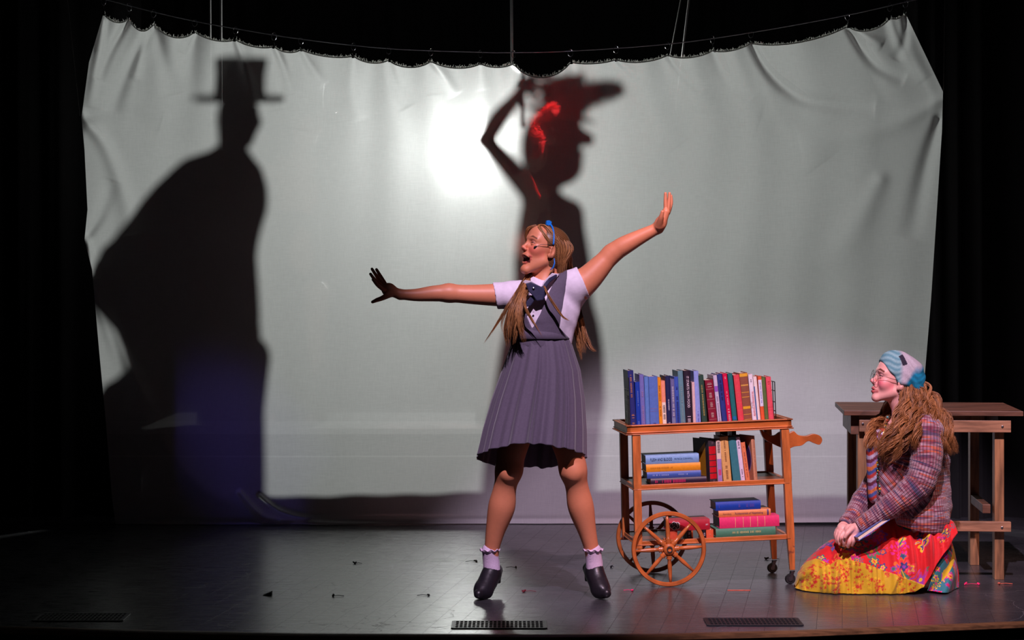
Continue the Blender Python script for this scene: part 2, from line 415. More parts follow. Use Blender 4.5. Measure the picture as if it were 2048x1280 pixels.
def drape(name, x0, x1, y, z0, z1, label, wl=0.16, amp=0.05, seed=0, yaw=0.0, col=(0.004, 0.0035, 0.004)):
    r = np.random.default_rng(seed); W = x1 - x0; nu = int(W / 0.012) + 2; nv = 30
    u = np.linspace(0, W, nu); ph = np.cumsum(1 + 0.5 * np.sin(u * 3.1 + seed) + 0.3 * np.sin(u * 7.7)) * (W / nu) / wl * 2 * math.pi
    V = []; 
    for j in range(nv):
        v = j / (nv - 1); a = amp * (0.6 + 0.4 * v) 
        Y = a * np.sin(ph + 0.3 * np.sin(v * 5)) + 0.3 * a * np.sin(2.3 * ph + 1)
        V.append(np.stack([x0 + u * math.cos(yaw), y + Y + u * math.sin(yaw), np.full(nu, z1 + (z0 - z1) * v)], 1))
    V = np.concatenate(V); V2 = V + np.array([0, 0.006, 0])
    i = np.arange(nv - 1)[:, None] * nu + np.arange(nu - 1)[None]; i = i.ravel()
    Q = np.stack([i, i + 1, i + nu + 1, i + nu], 1); Q2 = Q[:, ::-1] + len(V)
    o = link(name, mesh_np(name, np.concatenate([V, V2]), np.concatenate([Q, Q2])), mat('black_velour', col, 0.95, 0.2, 12, sheen=0.02), smooth=True)
    return tag(o, label, 'stage drape')
drape('stage_drape', 2.22, 4.5, 13.25, 0.0005, 4.6, 'black pleated stage drape at the right, behind the wooden table', seed=2)
drape('stage_drape', -4.5, -2.11, 13.34, 0.0005, 4.6, 'black stage drape hanging left of the white curtain', seed=5)
drape('stage_drape', -4.5, 4.5, 18.3, 0.0005, 5.0, 'wide black backdrop drape seen above the white curtain', wl=0.3, seed=8)

# platform that the shadow players stand on
t = root('riser', (0, 14.2, 0), 'low black platform hidden behind the white curtain that carries the shadow players', 'platform')
pm_ = mat('black_riser_paint', (0.008, 0.008, 0.009), 0.8, 0.2, 10)
MB().box((-0.08, 0, 0.47), (4.1, 1.52, 0.04)).build('deck', pm_, t, bevel=0.004)
for sx in (-1, 1):
    for sy in (-1, 1): MB().box((-0.08 + sx * 2.0, sy * 0.70, 0.225), (0.07, 0.07, 0.45)).build('leg', pm_, t)
MB().box((-0.08, -0.745, 0.235), (4.06, 0.02, 0.43)).build('fascia', pm_, t)

# ------------------------------------------------------------------ white curtain
clips = [(207, 27), (258, 37), (307, 47), (389, 63), (471, 79), (548, 93), (602, 99), (707, 112), (777, 120), (862, 122), (961, 127), (1027, 127), (1141, 124), (1232, 119), (1335, 110), (1425, 101), (1502, 86), (1695, 52), (1780, 36), (1811, 27)]
sags = [13, 20, 20, 10, 8, 9, 8, 10, 14, 12, 8, 30, 6, 10, 10, 8, 16, 18, 6]
cx = np.array([c[0] for c in clips], float); cy = np.array([c[1] for c in clips], float)
def top_y(px):
    i = np.clip(np.searchsorted(cx, px, side='right') - 1, 0, len(cx) - 2)
    t = (px - cx[i]) / (cx[i + 1] - cx[i]); s = np.array(sags)[i]
    return cy[i] + (cy[i + 1] - cy[i]) * t + s * (1 - (2 * t - 1) ** 2) ** 0.8
def curtain():
    nu, nv = 760, 420
    u = np.linspace(0, 1, nu)[None, :]; v = np.linspace(0, 1, nv)[:, None]
    lys = [27, 125, 235, 300, 420, 480, 540, 700, 850, 1000, 1056]; lxs = [207, 178, 163, 169, 175, 169, 184, 198, 212, 224, 232]
    rys = [27, 100, 183, 260, 600, 780, 900, 1044]; rxs = [1811, 1846, 1886, 1884, 1862, 1847, 1842, 1838]
    bx = lambda s: 232 + (1838 - 232) * s
    by = lambda s: np.interp(s, [0, 0.2, 0.3, 0.5, 0.7, 1], [1054, 1052, 1052, 1051, 1047, 1043])
    tx = 207 + (1811 - 207) * u; ty = top_y(tx)
    ly = 27 + (1056 - 27) * v; lx = np.interp(ly, lys, lxs); ry = 27 + (1043 - 27) * v; rx = np.interp(ry, rys, rxs)
    BX, BY = bx(u), by(u)
    sx0 = tx; 
    X = (1 - v) * tx + v * BX + (1 - u) * lx + u * rx - ((1 - u) * (1 - v) * 207 + u * (1 - v) * 1811 + (1 - u) * v * 232 + u * v * 1838)
    Y = (1 - v) * ty + v * BY + (1 - u) * ly + u * ry - ((1 - u) * (1 - v) * 27 + u * (1 - v) * 27 + (1 - u) * v * 1056 + u * v * 1043)
    # depth: soft pleats hanging from the clips + creases
    D = np.zeros_like(X)
    i = np.clip(np.searchsorted(cx, tx[0], side='right') - 1, 0, len(cx) - 2)
    t = (tx[0] - cx[i]) / (cx[i + 1] - cx[i]); gap = cx[i + 1] - cx[i]
    prof = np.sin(math.pi * t) ** 2.0 * np.minimum(gap / 100, 1.3)
    D += 0.055 * prof[None, :] * np.exp(-v / 0.10)
    D += 0.012 * np.sin(u * 23 + 2 * v) * np.exp(-(v - 0.2) ** 2 / 0.1) + 0.010 * np.sin(u * 41 + 1.3) * (0.3 + 0.7 * np.exp(-v / 0.4)) + 0.004 * np.sin(u * 97 + 4 * v)
    D += 0.02 * np.sin(u * 9 + v * 3)
    cre = [([(207, 40), (196, 110), (178, 215)], 9, .03), ([(258, 38), (225, 95), (196, 160)], 9, -.035), ([(307, 47), (262, 130), (222, 225)], 12, -.035), ([(307, 47), (285, 90), (268, 160)], 8, .03),
           ([(307, 47), (325, 110), (345, 190)], 14, -.025), ([(389, 63), (375, 85), (362, 105)], 7, .02), ([(389, 63), (382, 120), (385, 200)], 16, -.02), ([(471, 79), (492, 140), (510, 215)], 9, .02),
           ([(548, 93), (566, 130), (583, 190)], 8, -.028), ([(548, 93), (545, 150), (560, 220)], 14, .02), ([(602, 99), (620, 130), (650, 170)], 9, -.02), ([(602, 99), (610, 180), (600, 260)], 20, .015), ([(707, 112), (700, 180), (720, 240)], 14, -.015),
           ([(777, 120), (790, 170), (815, 215)], 12, .015), ([(862, 122), (888, 150), (912, 190)], 9, -.022), ([(862, 122), (862, 150), (866, 190)], 14, .006), ([(961, 127), (962, 150), (968, 180)], 10, -.006),
           ([(1027, 127), (1055, 150), (1092, 195)], 9, -.025), ([(1141, 124), (1150, 180), (1135, 240)], 14, .015), ([(1232, 119), (1252, 135), (1278, 158)], 8, -.022), ([(1232, 119), (1290, 200), (1360, 290)], 20, .015),
           ([(1335, 110), (1362, 145), (1402, 185)], 9, -.022), ([(1335, 110), (1400, 200), (1520, 240)], 22, .015), ([(1425, 101), (1450, 150), (1500, 200)], 14, -.015), ([(1502, 86), (1530, 135), (1570, 175), (1625, 203), (1750, 216)], 12, -.04),
           ([(1502, 86), (1560, 220), (1640, 330)], 26, .015), ([(1695, 52), (1722, 95), (1758, 135), (1810, 160)], 10, -.035), ([(1695, 52), (1735, 75), (1765, 90)], 9, .03), ([(1780, 36), (1800, 90), (1850, 160)], 12, .02),
           ([(1811, 27), (1810, 80), (1790, 120)], 8, -.02), ([(1878, 240), (1850, 340), (1820, 480)], 16, -.03), ([(1760, 360), (1720, 440), (1650, 540)], 26, .015), ([(1886, 195), (1780, 250), (1600, 290)], 20, .015),
           ([(163, 237), (210, 290), (250, 400), (262, 470)], 16, .025), ([(163, 237), (230, 225), (320, 250)], 18, -.015), ([(168, 480), (200, 430), (225, 360)], 12, -.02), ([(168, 482), (215, 640), (300, 830), (400, 965), (520, 1030)], 17, .035),
           ([(190, 560), (260, 760), (350, 900), (450, 990)], 14, -.02), ([(520, 992), (560, 1022), (640, 1044), (760, 1050)], 8, -.035), ([(560, 1040), (900, 1040), (1300, 1040), (1800, 1036)], 6, .012), ([(480, 985), (530, 1035), (620, 1050)], 8, .03)]
    for pts, wd, am in cre:
        am *= 1.5
        pts = cr(pts, 40); best = np.full(X.shape, 1e9); tt = np.zeros(X.shape)
        x0, y0 = pts.min(0) - 4 * wd; x1, y1 = pts.max(0) + 4 * wd
        m = (X > x0) & (X < x1) & (Y > y0) & (Y < y1); xm, ym = X[m], Y[m]; bd = np.full(xm.shape, 1e9); bt = np.zeros(xm.shape)
        for q in range(len(pts) - 1):
            ex, ey = pts[q + 1] - pts[q]; tq = np.clip(((xm - pts[q, 0]) * ex + (ym - pts[q, 1]) * ey) / (ex * ex + ey * ey + 1e-9), 0, 1)
            d2 = (xm - pts[q, 0] - tq * ex) ** 2 + (ym - pts[q, 1] - tq * ey) ** 2; c = d2 < bd; bd[c] = d2[c]; bt[c] = ((q + tq) / (len(pts) - 1))[c]
        wq = wd * (0.6 + 0.8 * bt)
        D[m] += am * np.exp(-bd / wq ** 2) * (1 - bt) ** 0.5
    # slight bow of the lower cloth, folded hem near the floor
    D += np.exp(-((Y - 1046) / 7) ** 2) * -0.018
    d = DC + D
    V = np.stack([(X - 1024) / F * d, d, HC - (Y - YH) / F * d], -1)
    V[..., 2] = np.maximum(V[..., 2], 0.004)
    V = V.reshape(-1, 3)
    i = (np.arange(nv - 1)[:, None] * nu + np.arange(nu - 1)[None]).ravel()
    return V, np.stack([i, i + 1, i + nu + 1, i + nu], 1), nu
def cloth_mat():
    m = bpy.data.materials.new('thin_white_muslin'); m.use_nodes = True; nt = m.node_tree; N = nt.nodes; L = nt.links
    N.remove(N['Principled BSDF']); out = N['Material Output']
    tc = N.new('ShaderNodeTexCoord')
    sep = N.new('ShaderNodeSeparateXYZ'); L.new(tc.outputs['Object'], sep.inputs[0])
    def noise(sx, sz, sc):
        mp = N.new('ShaderNodeMapping'); mp.inputs['Scale'].default_value = (sx, 1, sz); L.new(tc.outputs['Object'], mp.inputs[0])
        nz = N.new('ShaderNodeTexNoise'); nz.inputs['Scale'].default_value = sc; nz.inputs['Detail'].default_value = 4; L.new(mp.outputs[0], nz.inputs['Vector']); return nz.outputs['Fac']
    def math_(op, a, b=None, c=None):
        x = N.new('ShaderNodeMath'); x.operation = op
        for i, v in enumerate((a, b, c)):
            if v is None: continue
            if isinstance(v, (int, float)): x.inputs[i].default_value = v
            else: L.new(v, x.inputs[i])
        return x.outputs[0]
    th = math_('ADD', noise(1, 14, 22), noise(14, 1, 22)); th = math_('ADD', th, math_('MULTIPLY', noise(1, 1, 1.5), 1.0))
    th = math_('MULTIPLY_ADD', math_('SUBTRACT', th, 1.5), 0.16, 1.0)
    # level bands in cloth colour: wide paler one, darker below with thin pale line
    def band(z0, z1, val):
        a = math_('GREATER_THAN', sep.outputs[2], z0); b = math_('LESS_THAN', sep.outputs[2], z1)
        return math_('MULTIPLY', math_('MULTIPLY', a, b), val)
    z = lambda py: HC - (py - YH) / F * DC
    th = math_('ADD', th, band(z(868), z(842), 0.05)); th = math_('ADD', th, band(z(914), z(911), 0.10)); th = math_('ADD', th, band(z(1100), z(868), -0.05))
    def bs(t, c=(1, 1, 1)):
        b = N.new(t); 
        if 'Color' in b.inputs:
            cm = N.new('ShaderNodeMix'); cm.data_type = 'RGBA'; cm.blend_type = 'MULTIPLY'; cm.inputs[0].default_value = 1; cm.inputs[6].default_value = (*c, 1); L.new(th, cm.inputs[7]); L.new(cm.outputs[2], b.inputs['Color'])
        return b
    tl = bs('ShaderNodeBsdfTranslucent', (0.88, 0.90, 0.885)); df = bs('ShaderNodeBsdfDiffuse', (0.86, 0.84, 0.84)); tp = bs('ShaderNodeBsdfTransparent', (1, 1, 1))
    rf = bs('ShaderNodeBsdfRefraction', (1, 1, 1)); rf.distribution = 'GGX'; rf.inputs['IOR'].default_value = 1.15; rf.inputs['Roughness'].default_value = 0.34
    def mixs(f, a, b):
        x = N.new('ShaderNodeMixShader'); x.inputs[0].default_value = f; L.new(a.outputs[0], x.inputs[1]); L.new(b.outputs[0], x.inputs[2]); return x
    rb = bs('ShaderNodeBsdfRefraction', (1, 1, 1)); rb.distribution = 'GGX'; rb.inputs['IOR'].default_value = 1.4; rb.inputs['Roughness'].default_value = 0.85
    s0 = mixs(0.13, tl, rb); s1 = mixs(0.50, s0, df); s2 = mixs(0.48, tp, rf); s3 = mixs(0.15, s1, s2)
    L.new(s3.outputs[0], out.inputs[0])
    return m
CV, CQ, cnu = curtain()
cur = root('curtain', (0, DC, 0), 'large off-white cloth curtain with a frayed top edge, backlit with two dark shadows', 'curtain')
link('cloth', mesh_np('cloth', CV, CQ), cloth_mat(), cur, True, True)
mb = MB(); topv = CV[:cnu]
for i in range(0, cnu - 1):
    for q in range(3):
        p = topv[i] + (topv[i + 1] - topv[i]) * random.random() + np.array([0, random.uniform(-.004, .004), 0]); h = random.choice([.006, .008, .01, .012, .02]) * random.uniform(.5, 1)
        e = p + np.array([random.uniform(-.6, .6) * h, random.uniform(-.5, .5) * h, h]); m_ = (p + e) / 2 + np.array([random.uniform(-.3, .3) * h, 0, 0])
        mb.tube([p - np.array([0, 0, .004]), m_, e], [.0011, .0009, .0005], 3)
fm = mat('frayed_threads', (0.9, 0.9, 0.88), 0.8, 0.1); nt_ = fm.node_tree; t_ = nt_.nodes.new('ShaderNodeBsdfTranslucent'); t_.inputs[0].default_value = (.95, .95, .92, 1); x_ = nt_.nodes.new('ShaderNodeMixShader'); x_.inputs[0].default_value = .8
nt_.links.new(nt_.nodes['Principled BSDF'].outputs[0], x_.inputs[1]); nt_.links.new(t_.outputs[0], x_.inputs[2]); nt_.links.new(x_.outputs[0], nt_.nodes['Material Output'].inputs[0])
mb.build('frayed_edge', fm, cur, True)
mb = MB(); mb.tube([topv[i] + np.array([0, -.001, 0]) for i in range(0, cnu, 3)], .0035, 6)
mb.build('top_hem', mat('hem_cloth', (0.5, 0.5, 0.48), 0.9, 0.1), cur, True, True)

# wire + clips
wx = [150, 207, 300, 389, 471, 602, 777, 950, 1023, 1141, 1335, 1502, 1695, 1811, 1900, 2100]; wy = [-14, -2, 22, 42, 57, 78, 97, 104, 105, 102, 88, 65, 30, 4, -16, -62]
wpts = [P(a, b, DC) for a, b in zip(wx, wy)]
mb = MB(); mb.tube(cr(wpts, 160), .0028, 8)
tag(mb.build('support_wire', mat('steel_wire', (0.7, 0.7, 0.72), 0.35, 0.1, metal=0.6), smooth=True), 'thin steel wire sagging across the top that holds up the white curtain', 'wire')
CM = mat('black_clip_metal', (0.012, 0.012, 0.012), 0.25, 0.1, spec=0.8); CR = mat('ring_nickel', (0.3, 0.3, 0.32), 0.2, 0.1, metal=1.0)
def clip_proto():
    t = root('curtain_clip', (0, 0, 0), 'small black clip', 'clip', 'clips along the top edge of the white curtain')
    mb = MB(); pts = [(0.014 * math.cos(a), 0, 0.004 + 0.014 * math.sin(a)) for a in np.linspace(0, 2 * math.pi, 25)]; mb.tube(pts, .0013, 6, cap=False); mb.build('ring', CR, t, smooth=True)
    mb = MB(); mb.tube([(0, 0, -.010), (0, 0, -.022)], .0012, 6); mb.prism([(-.004, -.020), (.004, -.020), (.007, -.040), (-.007, -.040)], -.005, -.002); mb.prism([(-.004, -.020), (.004, -.020), (.007, -.040), (-.007, -.040)], .002, .005)
    mb.tube([(-.004, 0, -.024), (.004, 0, -.024)], .003, 8); mb.build('jaw', CM, t, bevel=.0006)
    return t
def copy_tree(o, parent=None):
    c = o.copy(); C.objects.link(c); c.parent = parent
    for ch in list(o.children): copy_tree(ch, c)
    return c
proto = clip_proto(); tall = [np.interp(c[0], wx, wy) for c in clips]
word = ['first', 'second', 'third', 'fourth', 'fifth', 'sixth', 'seventh', 'eighth', 'ninth', 'tenth', 'eleventh', 'twelfth', 'thirteenth', 'fourteenth', 'fifteenth', 'sixteenth', 'seventeenth', 'eighteenth', 'nineteenth', 'twentieth']
protos = [proto] + [copy_tree(proto) for _ in clips[1:]]
for i, (a, b) in enumerate(clips):
    o = protos[i]; w_ = P(a, tall[i] + 2, DC); e_ = P(a, b, DC); o.location = tuple(w_ - np.array([0, 0, .010]))
    k = max((w_[2] - e_[2] + .012 - .010) / .040, 0.6); o.scale = (1, 1, min(k, 2.2)); o.rotation_euler = (0, random.uniform(-.15, .15), random.uniform(-.6, .6))
    o['label'] = 'small black clip with a ring on the curtain wire, %s from the left' % word[i] if i else 'small black clip with a ring at the top left corner of the white curtain'

# cables hanging upstage
CAB = mat('grey_cable', (0.13, 0.13, 0.13), 0.5, 0.1); CAB2 = mat('dark_cable', (0.05, 0.05, 0.045), 0.6, 0.1)
for k, (x0, x1, yb, d, r, lab, m_) in enumerate([(420, 421, 300, 15.5, .007, 'grey cable hanging above the top hat shadow, left of a close pair', CAB), (442, 443, 300, 15.5, .007, 'grey cable hanging above the top hat shadow, right of a close pair', CAB),
        (1023, 1025, 260, 13.4, .009, 'thick pale pole hanging at the centre above the curtain', mat('pale_pole', (0.3, 0.31, 0.31), 0.5, 0.1)), (1378, 1352, 220, 15.0, .007, 'grey cable slanting above the right half of the curtain, right of a pair', CAB), (1362, 1320, 220, 15.4, .005, 'thin dark cable slanting above the right half of the curtain, left of a pair', CAB2)]):
    o = MB().tube([P(x0 + (x0 - x1) * .2, -60, d), P(x0, 0, d), P(x1, yb, d)], r, 8).build('hanging_cable', m_, smooth=True); tag(o, lab, 'cable')
for a, b, c, d_, lab in ((135, 0, 160, 232, 'thin string pulling the upper left edge of the white curtain upward'), (1890, -20, 1887, 182, 'thin string holding the upper right corner of the white curtain')):
    tag(MB().tube([P(a, b, DC), P(c, d_, DC)], .0012, 5).build('tie_string', mat('string', (0.25, 0.24, 0.22), 0.8, 0.1)), lab, 'string')

# stage lamp fixture behind the curtain
t = root('stage_light', (LAMP[0], LAMP[1] + .1, .0), 'glowing stage lamp on a black stand, shining through the white curtain', 'lamp')
fb = mat('lamp_housing_black', (0.01, 0.01, 0.01), 0.5, 0.1); z = LAMP[2]
MB().lathe([(0.115, 0.0), (0.118, 0.02), (0.10, 0.05), (0.10, 0.26), (0.07, 0.32), (0.02, 0.33)], (0, .02, z), 'y', 32).build('housing', fb, t, autos=35)
MB().lathe([(0.115, 0.0), (0.135, -.06), (0.13, -.06), (0.110, 0.0)], (0, .02, z), 'y', 32, closed=True).build('barrel_rim', fb, t, autos=35)
MB().tube([(0, .15, .03), (0, .15, z - .1)], .016, 12).build('pole', fb, t, smooth=True)
MB().tube([(-.12, .15, z), (-.13, .15, z - .1), (0, .15, z - .16), (.13, .15, z - .1), (.12, .15, z)], .01, 8).build('yoke', fb, t, smooth=True)
for a in (0.3, 2.4, 4.5): MB().tube([(0, .15, .55), (.38 * math.cos(a), .15 + .38 * math.sin(a), .012)], .011, 8).build('leg', fb, t, smooth=True)
# ------------------------------------------------------------------ the two shadow players behind the cloth
TS = 0.75; KS = DC / F * TS               # metres per curtain pixel at their depth
def s(px, py, dy=0.0): return S(px, py, TS - dy / (LAMP[1] - DC))
def body_mesh(name, prims, res, m, parent, fine=(), colfn=None, post=None, knitfn=None):
    V, Q = sdf_mesh(prims, res, fine, post)
    return link(name, mesh_np(name, V, Q), m, parent, True, True, col=colfn(V) if colfn else None, knit=knitfn(V) if knitfn else None)
DECK = 0.49
def ringloft(rows, n, cfn, ratio=0.4, cap=True):
    """rows of (py, xl, xr) -> rings"""
    V = []
    for (py, xl, xr) in rows:
        a = np.linspace(0, 2 * math.pi, n, endpoint=False)
        for q in a: V.append(cfn((xl + xr) / 2 + (xr - xl) / 2 * math.cos(q), py, ratio * (xr - xl) / 2 * KS * math.sin(q)))
    m = len(rows); i = (np.arange(m - 1)[:, None] * n + np.arange(n)[None]).ravel(); j = (np.arange(m - 1)[:, None] * n + (np.arange(n)[None] + 1) % n).ravel()
    return np.array(V), [np.stack([i, j, j + n, i + n], 1), [list(range(n))[::-1], list(range((m - 1) * n, m * n))]]
dark_skin = mat('skin_backstage', (0.45, 0.26, 0.19), 0.6, 0.05)
# man in top hat and cape
man = root('person', (*s(455, 600)[:2], DECK), 'person in a top hat and wide cape, the shadow left on the curtain', 'person')
pr = [el(s(474, 238), (42 * KS, 46 * KS, 58 * KS), k=.02), rc(s(462, 270), s(462, 330), 26 * KS, 30 * KS), el(s(513, 245), (9 * KS, 9 * KS, 12 * KS), k=.02), el(s(492, 283), (12 * KS, 14 * KS, 10 * KS), k=.02)]
pr += [el(s(430, 420), (85 * KS, .12, 110 * KS), k=.05), el(s(430, 600), (75 * KS, .12, 120 * KS), k=.05), rc(s(370, 370), s(480, 350), 34 * KS, 30 * KS, .05), rc(s(360, 380), s(262, 500), 30 * KS, 22 * KS, .04), rc(s(262, 500), s(225, 560, -.06), 21 * KS, 14 * KS, .03)]
hand = s(222, 575, -.07)
pr += [el(hand, (.03, .045, .05), k=.02)] + [rc(hand + np.array([0, (j - 1.5) * .02, -.03]), hand + np.array([-.01, (j - 1.5) * .024, -.11 + .008 * abs(j - 1.5)]), .009, .007, .01) for j in range(4)] + [rc(hand + np.array([.01, -.03, .0]), hand + np.array([.04, -.06, -.05]), .011, .008, .01)]
lx_, ly_ = s(430, 700)[:2]
for q in (-.11, .13): pr += chain([(lx_ + q, ly_, 1.25), (lx_ + q, ly_ - .02, DECK + .48), (lx_ + q, ly_ + .02, DECK + .09)], [.10, .065, .05], .04) + [rc((lx_ + q, ly_ + .02, DECK + .045), (lx_ + q, ly_ - .16, DECK + .035), .042, .033, .01)]
body_mesh('body', pr, .009, dark_skin, man)
hatm = mat('black_silk_hat', (0.01, 0.01, 0.01), 0.4, 0.1)
c0 = s(476, 200); hh = s(476, 114)[2] - c0[2]
MB().lathe([(54 * KS, 0), (50 * KS, hh * .3), (50 * KS, hh * .6), (54 * KS, hh * .97), (52 * KS, hh)], c0, 'z', 40).lathe([(50 * KS, .0), (86 * KS, .004), (89 * KS, .016), (86 * KS, .030), (50 * KS, .022)], c0 - np.array([0, 0, .01]), 'z', 40).build('top_hat', hatm, man, True, autos=35)
rows = [(288, 436, 490), (300, 418, 494), (317, 368, 506), (333, 348, 520), (345, 335, 526), (374, 303, 535), (400, 280, 537), (423, 262, 535), (450, 240, 526), (480, 219, 518), (500, 196, 515), (517, 188, 514), (545, 165, 516), (590, 150, 519), (625, 175, 521), (645, 198, 521), (667, 222, 523), (700, 236, 525), (740, 245, 528), (757, 232, 529), (772, 205, 530), (800, 186, 531), (900, 178, 533), (1000, 172, 534), (1076, 170, 535)]
V, Fq = ringloft(rows, 40, s, .38)
ang = np.tile(np.linspace(0, 2 * math.pi, 40, endpoint=False), len(rows)); V[:, 1] += .012 * np.sin(ang * 9); V[:, 2] = np.maximum(V[:, 2], DECK + .006)
link('cape', mesh_np('cape', V, Fq), mat('dark_cape', (0.02, 0.015, 0.02), 0.9, 0.2), man, True, True)
# woman with raised arm, plumed hat and boa
wom = root('person', (*s(1100, 600)[:2], DECK), 'person in a plumed hat, one hand raised, the shadow behind the singing girl', 'person')
pr = [el(s(1106, 300), (55 * KS, 60 * KS, 78 * KS), k=.02), el(s(1135, 330), (30 * KS, 34 * KS, 34 * KS), k=.03), rc(s(1088, 360), s(1080, 410), 26 * KS, 30 * KS, .02),
      rc(s(1145, 266), s(1176, 279), 20 * KS, 14 * KS, .02), el(s(1162, 308), (9 * KS, 12 * KS, 6 * KS), k=.01), el(s(1152, 330), (10 * KS, 14 * KS, 9 * KS), k=.015)]
pr += [rc(s(1070, 400), s(1140, 425), 22 * KS, 24 * KS, .04), el(s(1100, 470), (60 * KS, .12, 80 * KS), k=.05), el(s(1095, 600), (62 * KS, .13, 90 * KS), k=.05)]
pr += chain([s(1068, 392), s(1020, 335, -.01), s(971, 280, -.03)], [23 * KS, 21 * KS, 17 * KS], .02) + chain([s(973, 280, -.03), s(995, 240, -.03), s(1032, 196, -.03)], [17 * KS, 19 * KS, 14 * KS], .02)
pr += [el(s(1042, 180, -.03), (12 * KS, .03, 14 * KS), k=.015)] + [rc(s(1044, 176 + j * 4, -.05 + .02 * j), s(1074, 158 + j * 6, -.05 + .02 * j), 4.5 * KS, 3.5 * KS, .008) for j in range(4)] + [rc(s(1038, 188, -.05), s(1052, 206, -.06), 5 * KS, 3.5 * KS, .008)]
pr += chain([s(1145, 430), s(1165, 520, .02), s(1175, 600, -.05)], [20 * KS, 17 * KS, 12 * KS], .03)
hand = s(1176, 618, -.06)
pr += [el(hand, (.025, .035, .04), k=.02)] + [rc(hand + np.array([(j - 1.5) * .014, 0, -.03]), hand + np.array([(j - 1.5) * .017, -.01, -.10]), .008, .006, .008) for j in range(4)] + [rc(hand + np.array([-.02, -.01, 0]), hand + np.array([-.05, -.03, -.045]), .009, .007, .008)]
lx_, ly_ = s(1095, 700)[:2]
for q in (-.09, .09): pr += chain([(lx_ + q, ly_, 1.2), (lx_ + q, ly_ - .02, DECK + .45), (lx_ + q, ly_ + .02, DECK + .09)], [.09, .055, .045], .04) + [rc((lx_ + q, ly_ + .02, DECK + .04), (lx_ + q, ly_ - .15, DECK + .03), .04, .03, .03)]
pr += [el(s(1128, 225), (36 * KS, 34 * KS, 62 * KS), k=.02)]
body_mesh('body', pr, .007, dark_skin, wom)
body_mesh('hair', [el(s(1098, 296), (56 * KS, 64 * KS, 80 * KS), k=.02), el(s(1130, 215), (38 * KS, 36 * KS, 62 * KS), k=.02), el(s(1075, 345), (24 * KS, 50 * KS, 45 * KS), k=.03)], .009, mat('dark_hair_backstage', (.02, .01, .008), .8, .2), wom)
rows = [(398, 1048, 1118), (415, 1042, 1146), (440, 1038, 1163), (480, 1032, 1166), (520, 1028, 1160), (560, 1029, 1166), (600, 1022, 1186), (650, 1010, 1200), (700, 1000, 1208), (800, 985, 1212), (850, 975, 1206), (930, 968, 1197), (1000, 962, 1192), (1074, 958, 1190)]
V, Fq = ringloft(rows, 48, s, .6); ang = np.tile(np.linspace(0, 2 * math.pi, 48, endpoint=False), len(rows)); V[:, 1] += .01 * np.sin(ang * 8); V[:, 2] = np.maximum(V[:, 2], DECK + .006)
link('gown', mesh_np('gown', V, Fq), mat('dark_gown', (0.06, 0.015, 0.02), 0.8, 0.2), wom, True, True)
mb = MB(); mb.lathe([(10 * KS, .02), (70 * KS, .0), (72 * KS, .008), (40 * KS, .03), (36 * KS, .08), (5 * KS, .09)], s(1118, 232), 'z', 32, R=roty(.22))
mb.build('hat', mat('dark_hat', (0.02, 0.012, 0.014), 0.8, 0.1), wom, True, autos=40)
mb = MB()
def plume(p0, p1, p2, w, n, seed):
    r = np.random.default_rng(seed); sp = cr([p0, p1, p2], 26); mb.tube(sp, list(w * .42 * np.clip(np.sin(np.linspace(.5, 2.6, 26)), .1, 1)), 8)
    for k in range(n):
        i = r.integers(1, 25); t_ = i / 25; L_ = w * (.5 + .5 * math.sin(math.pi * min(t_ * 1.1, 1))) * r.uniform(.7, 1.1); a = r.uniform(0, 2 * math.pi)
        d = np.array([math.cos(a), .5 * math.sin(a) * 1.0, math.sin(a)]) + .6 * (sp[i] - sp[i - 1]) / (np.linalg.norm(sp[i] - sp[i - 1]) + 1e-9)
        e = sp[i] + L_ * d / np.linalg.norm(d); mb.tube([sp[i], (sp[i] + e) / 2 + r.normal(0, .004, 3), e], [.004, .0045, .001], 3)
plume(s(1120, 222), s(1165, 192), s(1238, 178), 44 * KS, 620, 1); plume(s(1075, 205), s(1055, 160), s(1105, 148), 13 * KS, 200, 2); plume(s(1105, 215), s(1095, 175), s(1165, 152), 24 * KS, 420, 3); plume(s(1130, 235), s(1150, 215), s(1185, 200), 26 * KS, 300, 4)
mb.build('feathers', mat('dark_feathers', (0.03, 0.015, 0.018), 0.8, 0.1), wom, True)
# red boa
bm_ = bpy.data.materials.new('red_feather_boa'); bm_.use_nodes = True; nt = bm_.node_tree; b = nt.nodes['Principled BSDF']; b.inputs['Base Color'].default_value = (0.85, 0.03, 0.05, 1); b.inputs['Roughness'].default_value = .8
tr = nt.nodes.new('ShaderNodeBsdfTranslucent'); tr.inputs[0].default_value = (0.9, 0.03, 0.05, 1); mxs = nt.nodes.new('ShaderNodeMixShader'); nt.links.new(b.outputs[0], mxs.inputs[1]); nt.links.new(tr.outputs[0], mxs.inputs[2]); nt.links.new(mxs.outputs[0], nt.nodes['Material Output'].inputs[0])
nz = nt.nodes.new('ShaderNodeTexNoise'); nz.inputs['Scale'].default_value = 60; rp = nt.nodes.new('ShaderNodeValToRGB'); rp.color_ramp.elements[0].color = (.45, .01, .02, 1); rp.color_ramp.elements[1].color = (1, .08, .08, 1); nt.links.new(nz.outputs[0], rp.inputs[0]); nt.links.new(rp.outputs[0], b.inputs['Base Color'])
mb = MB(); dB = 13.3
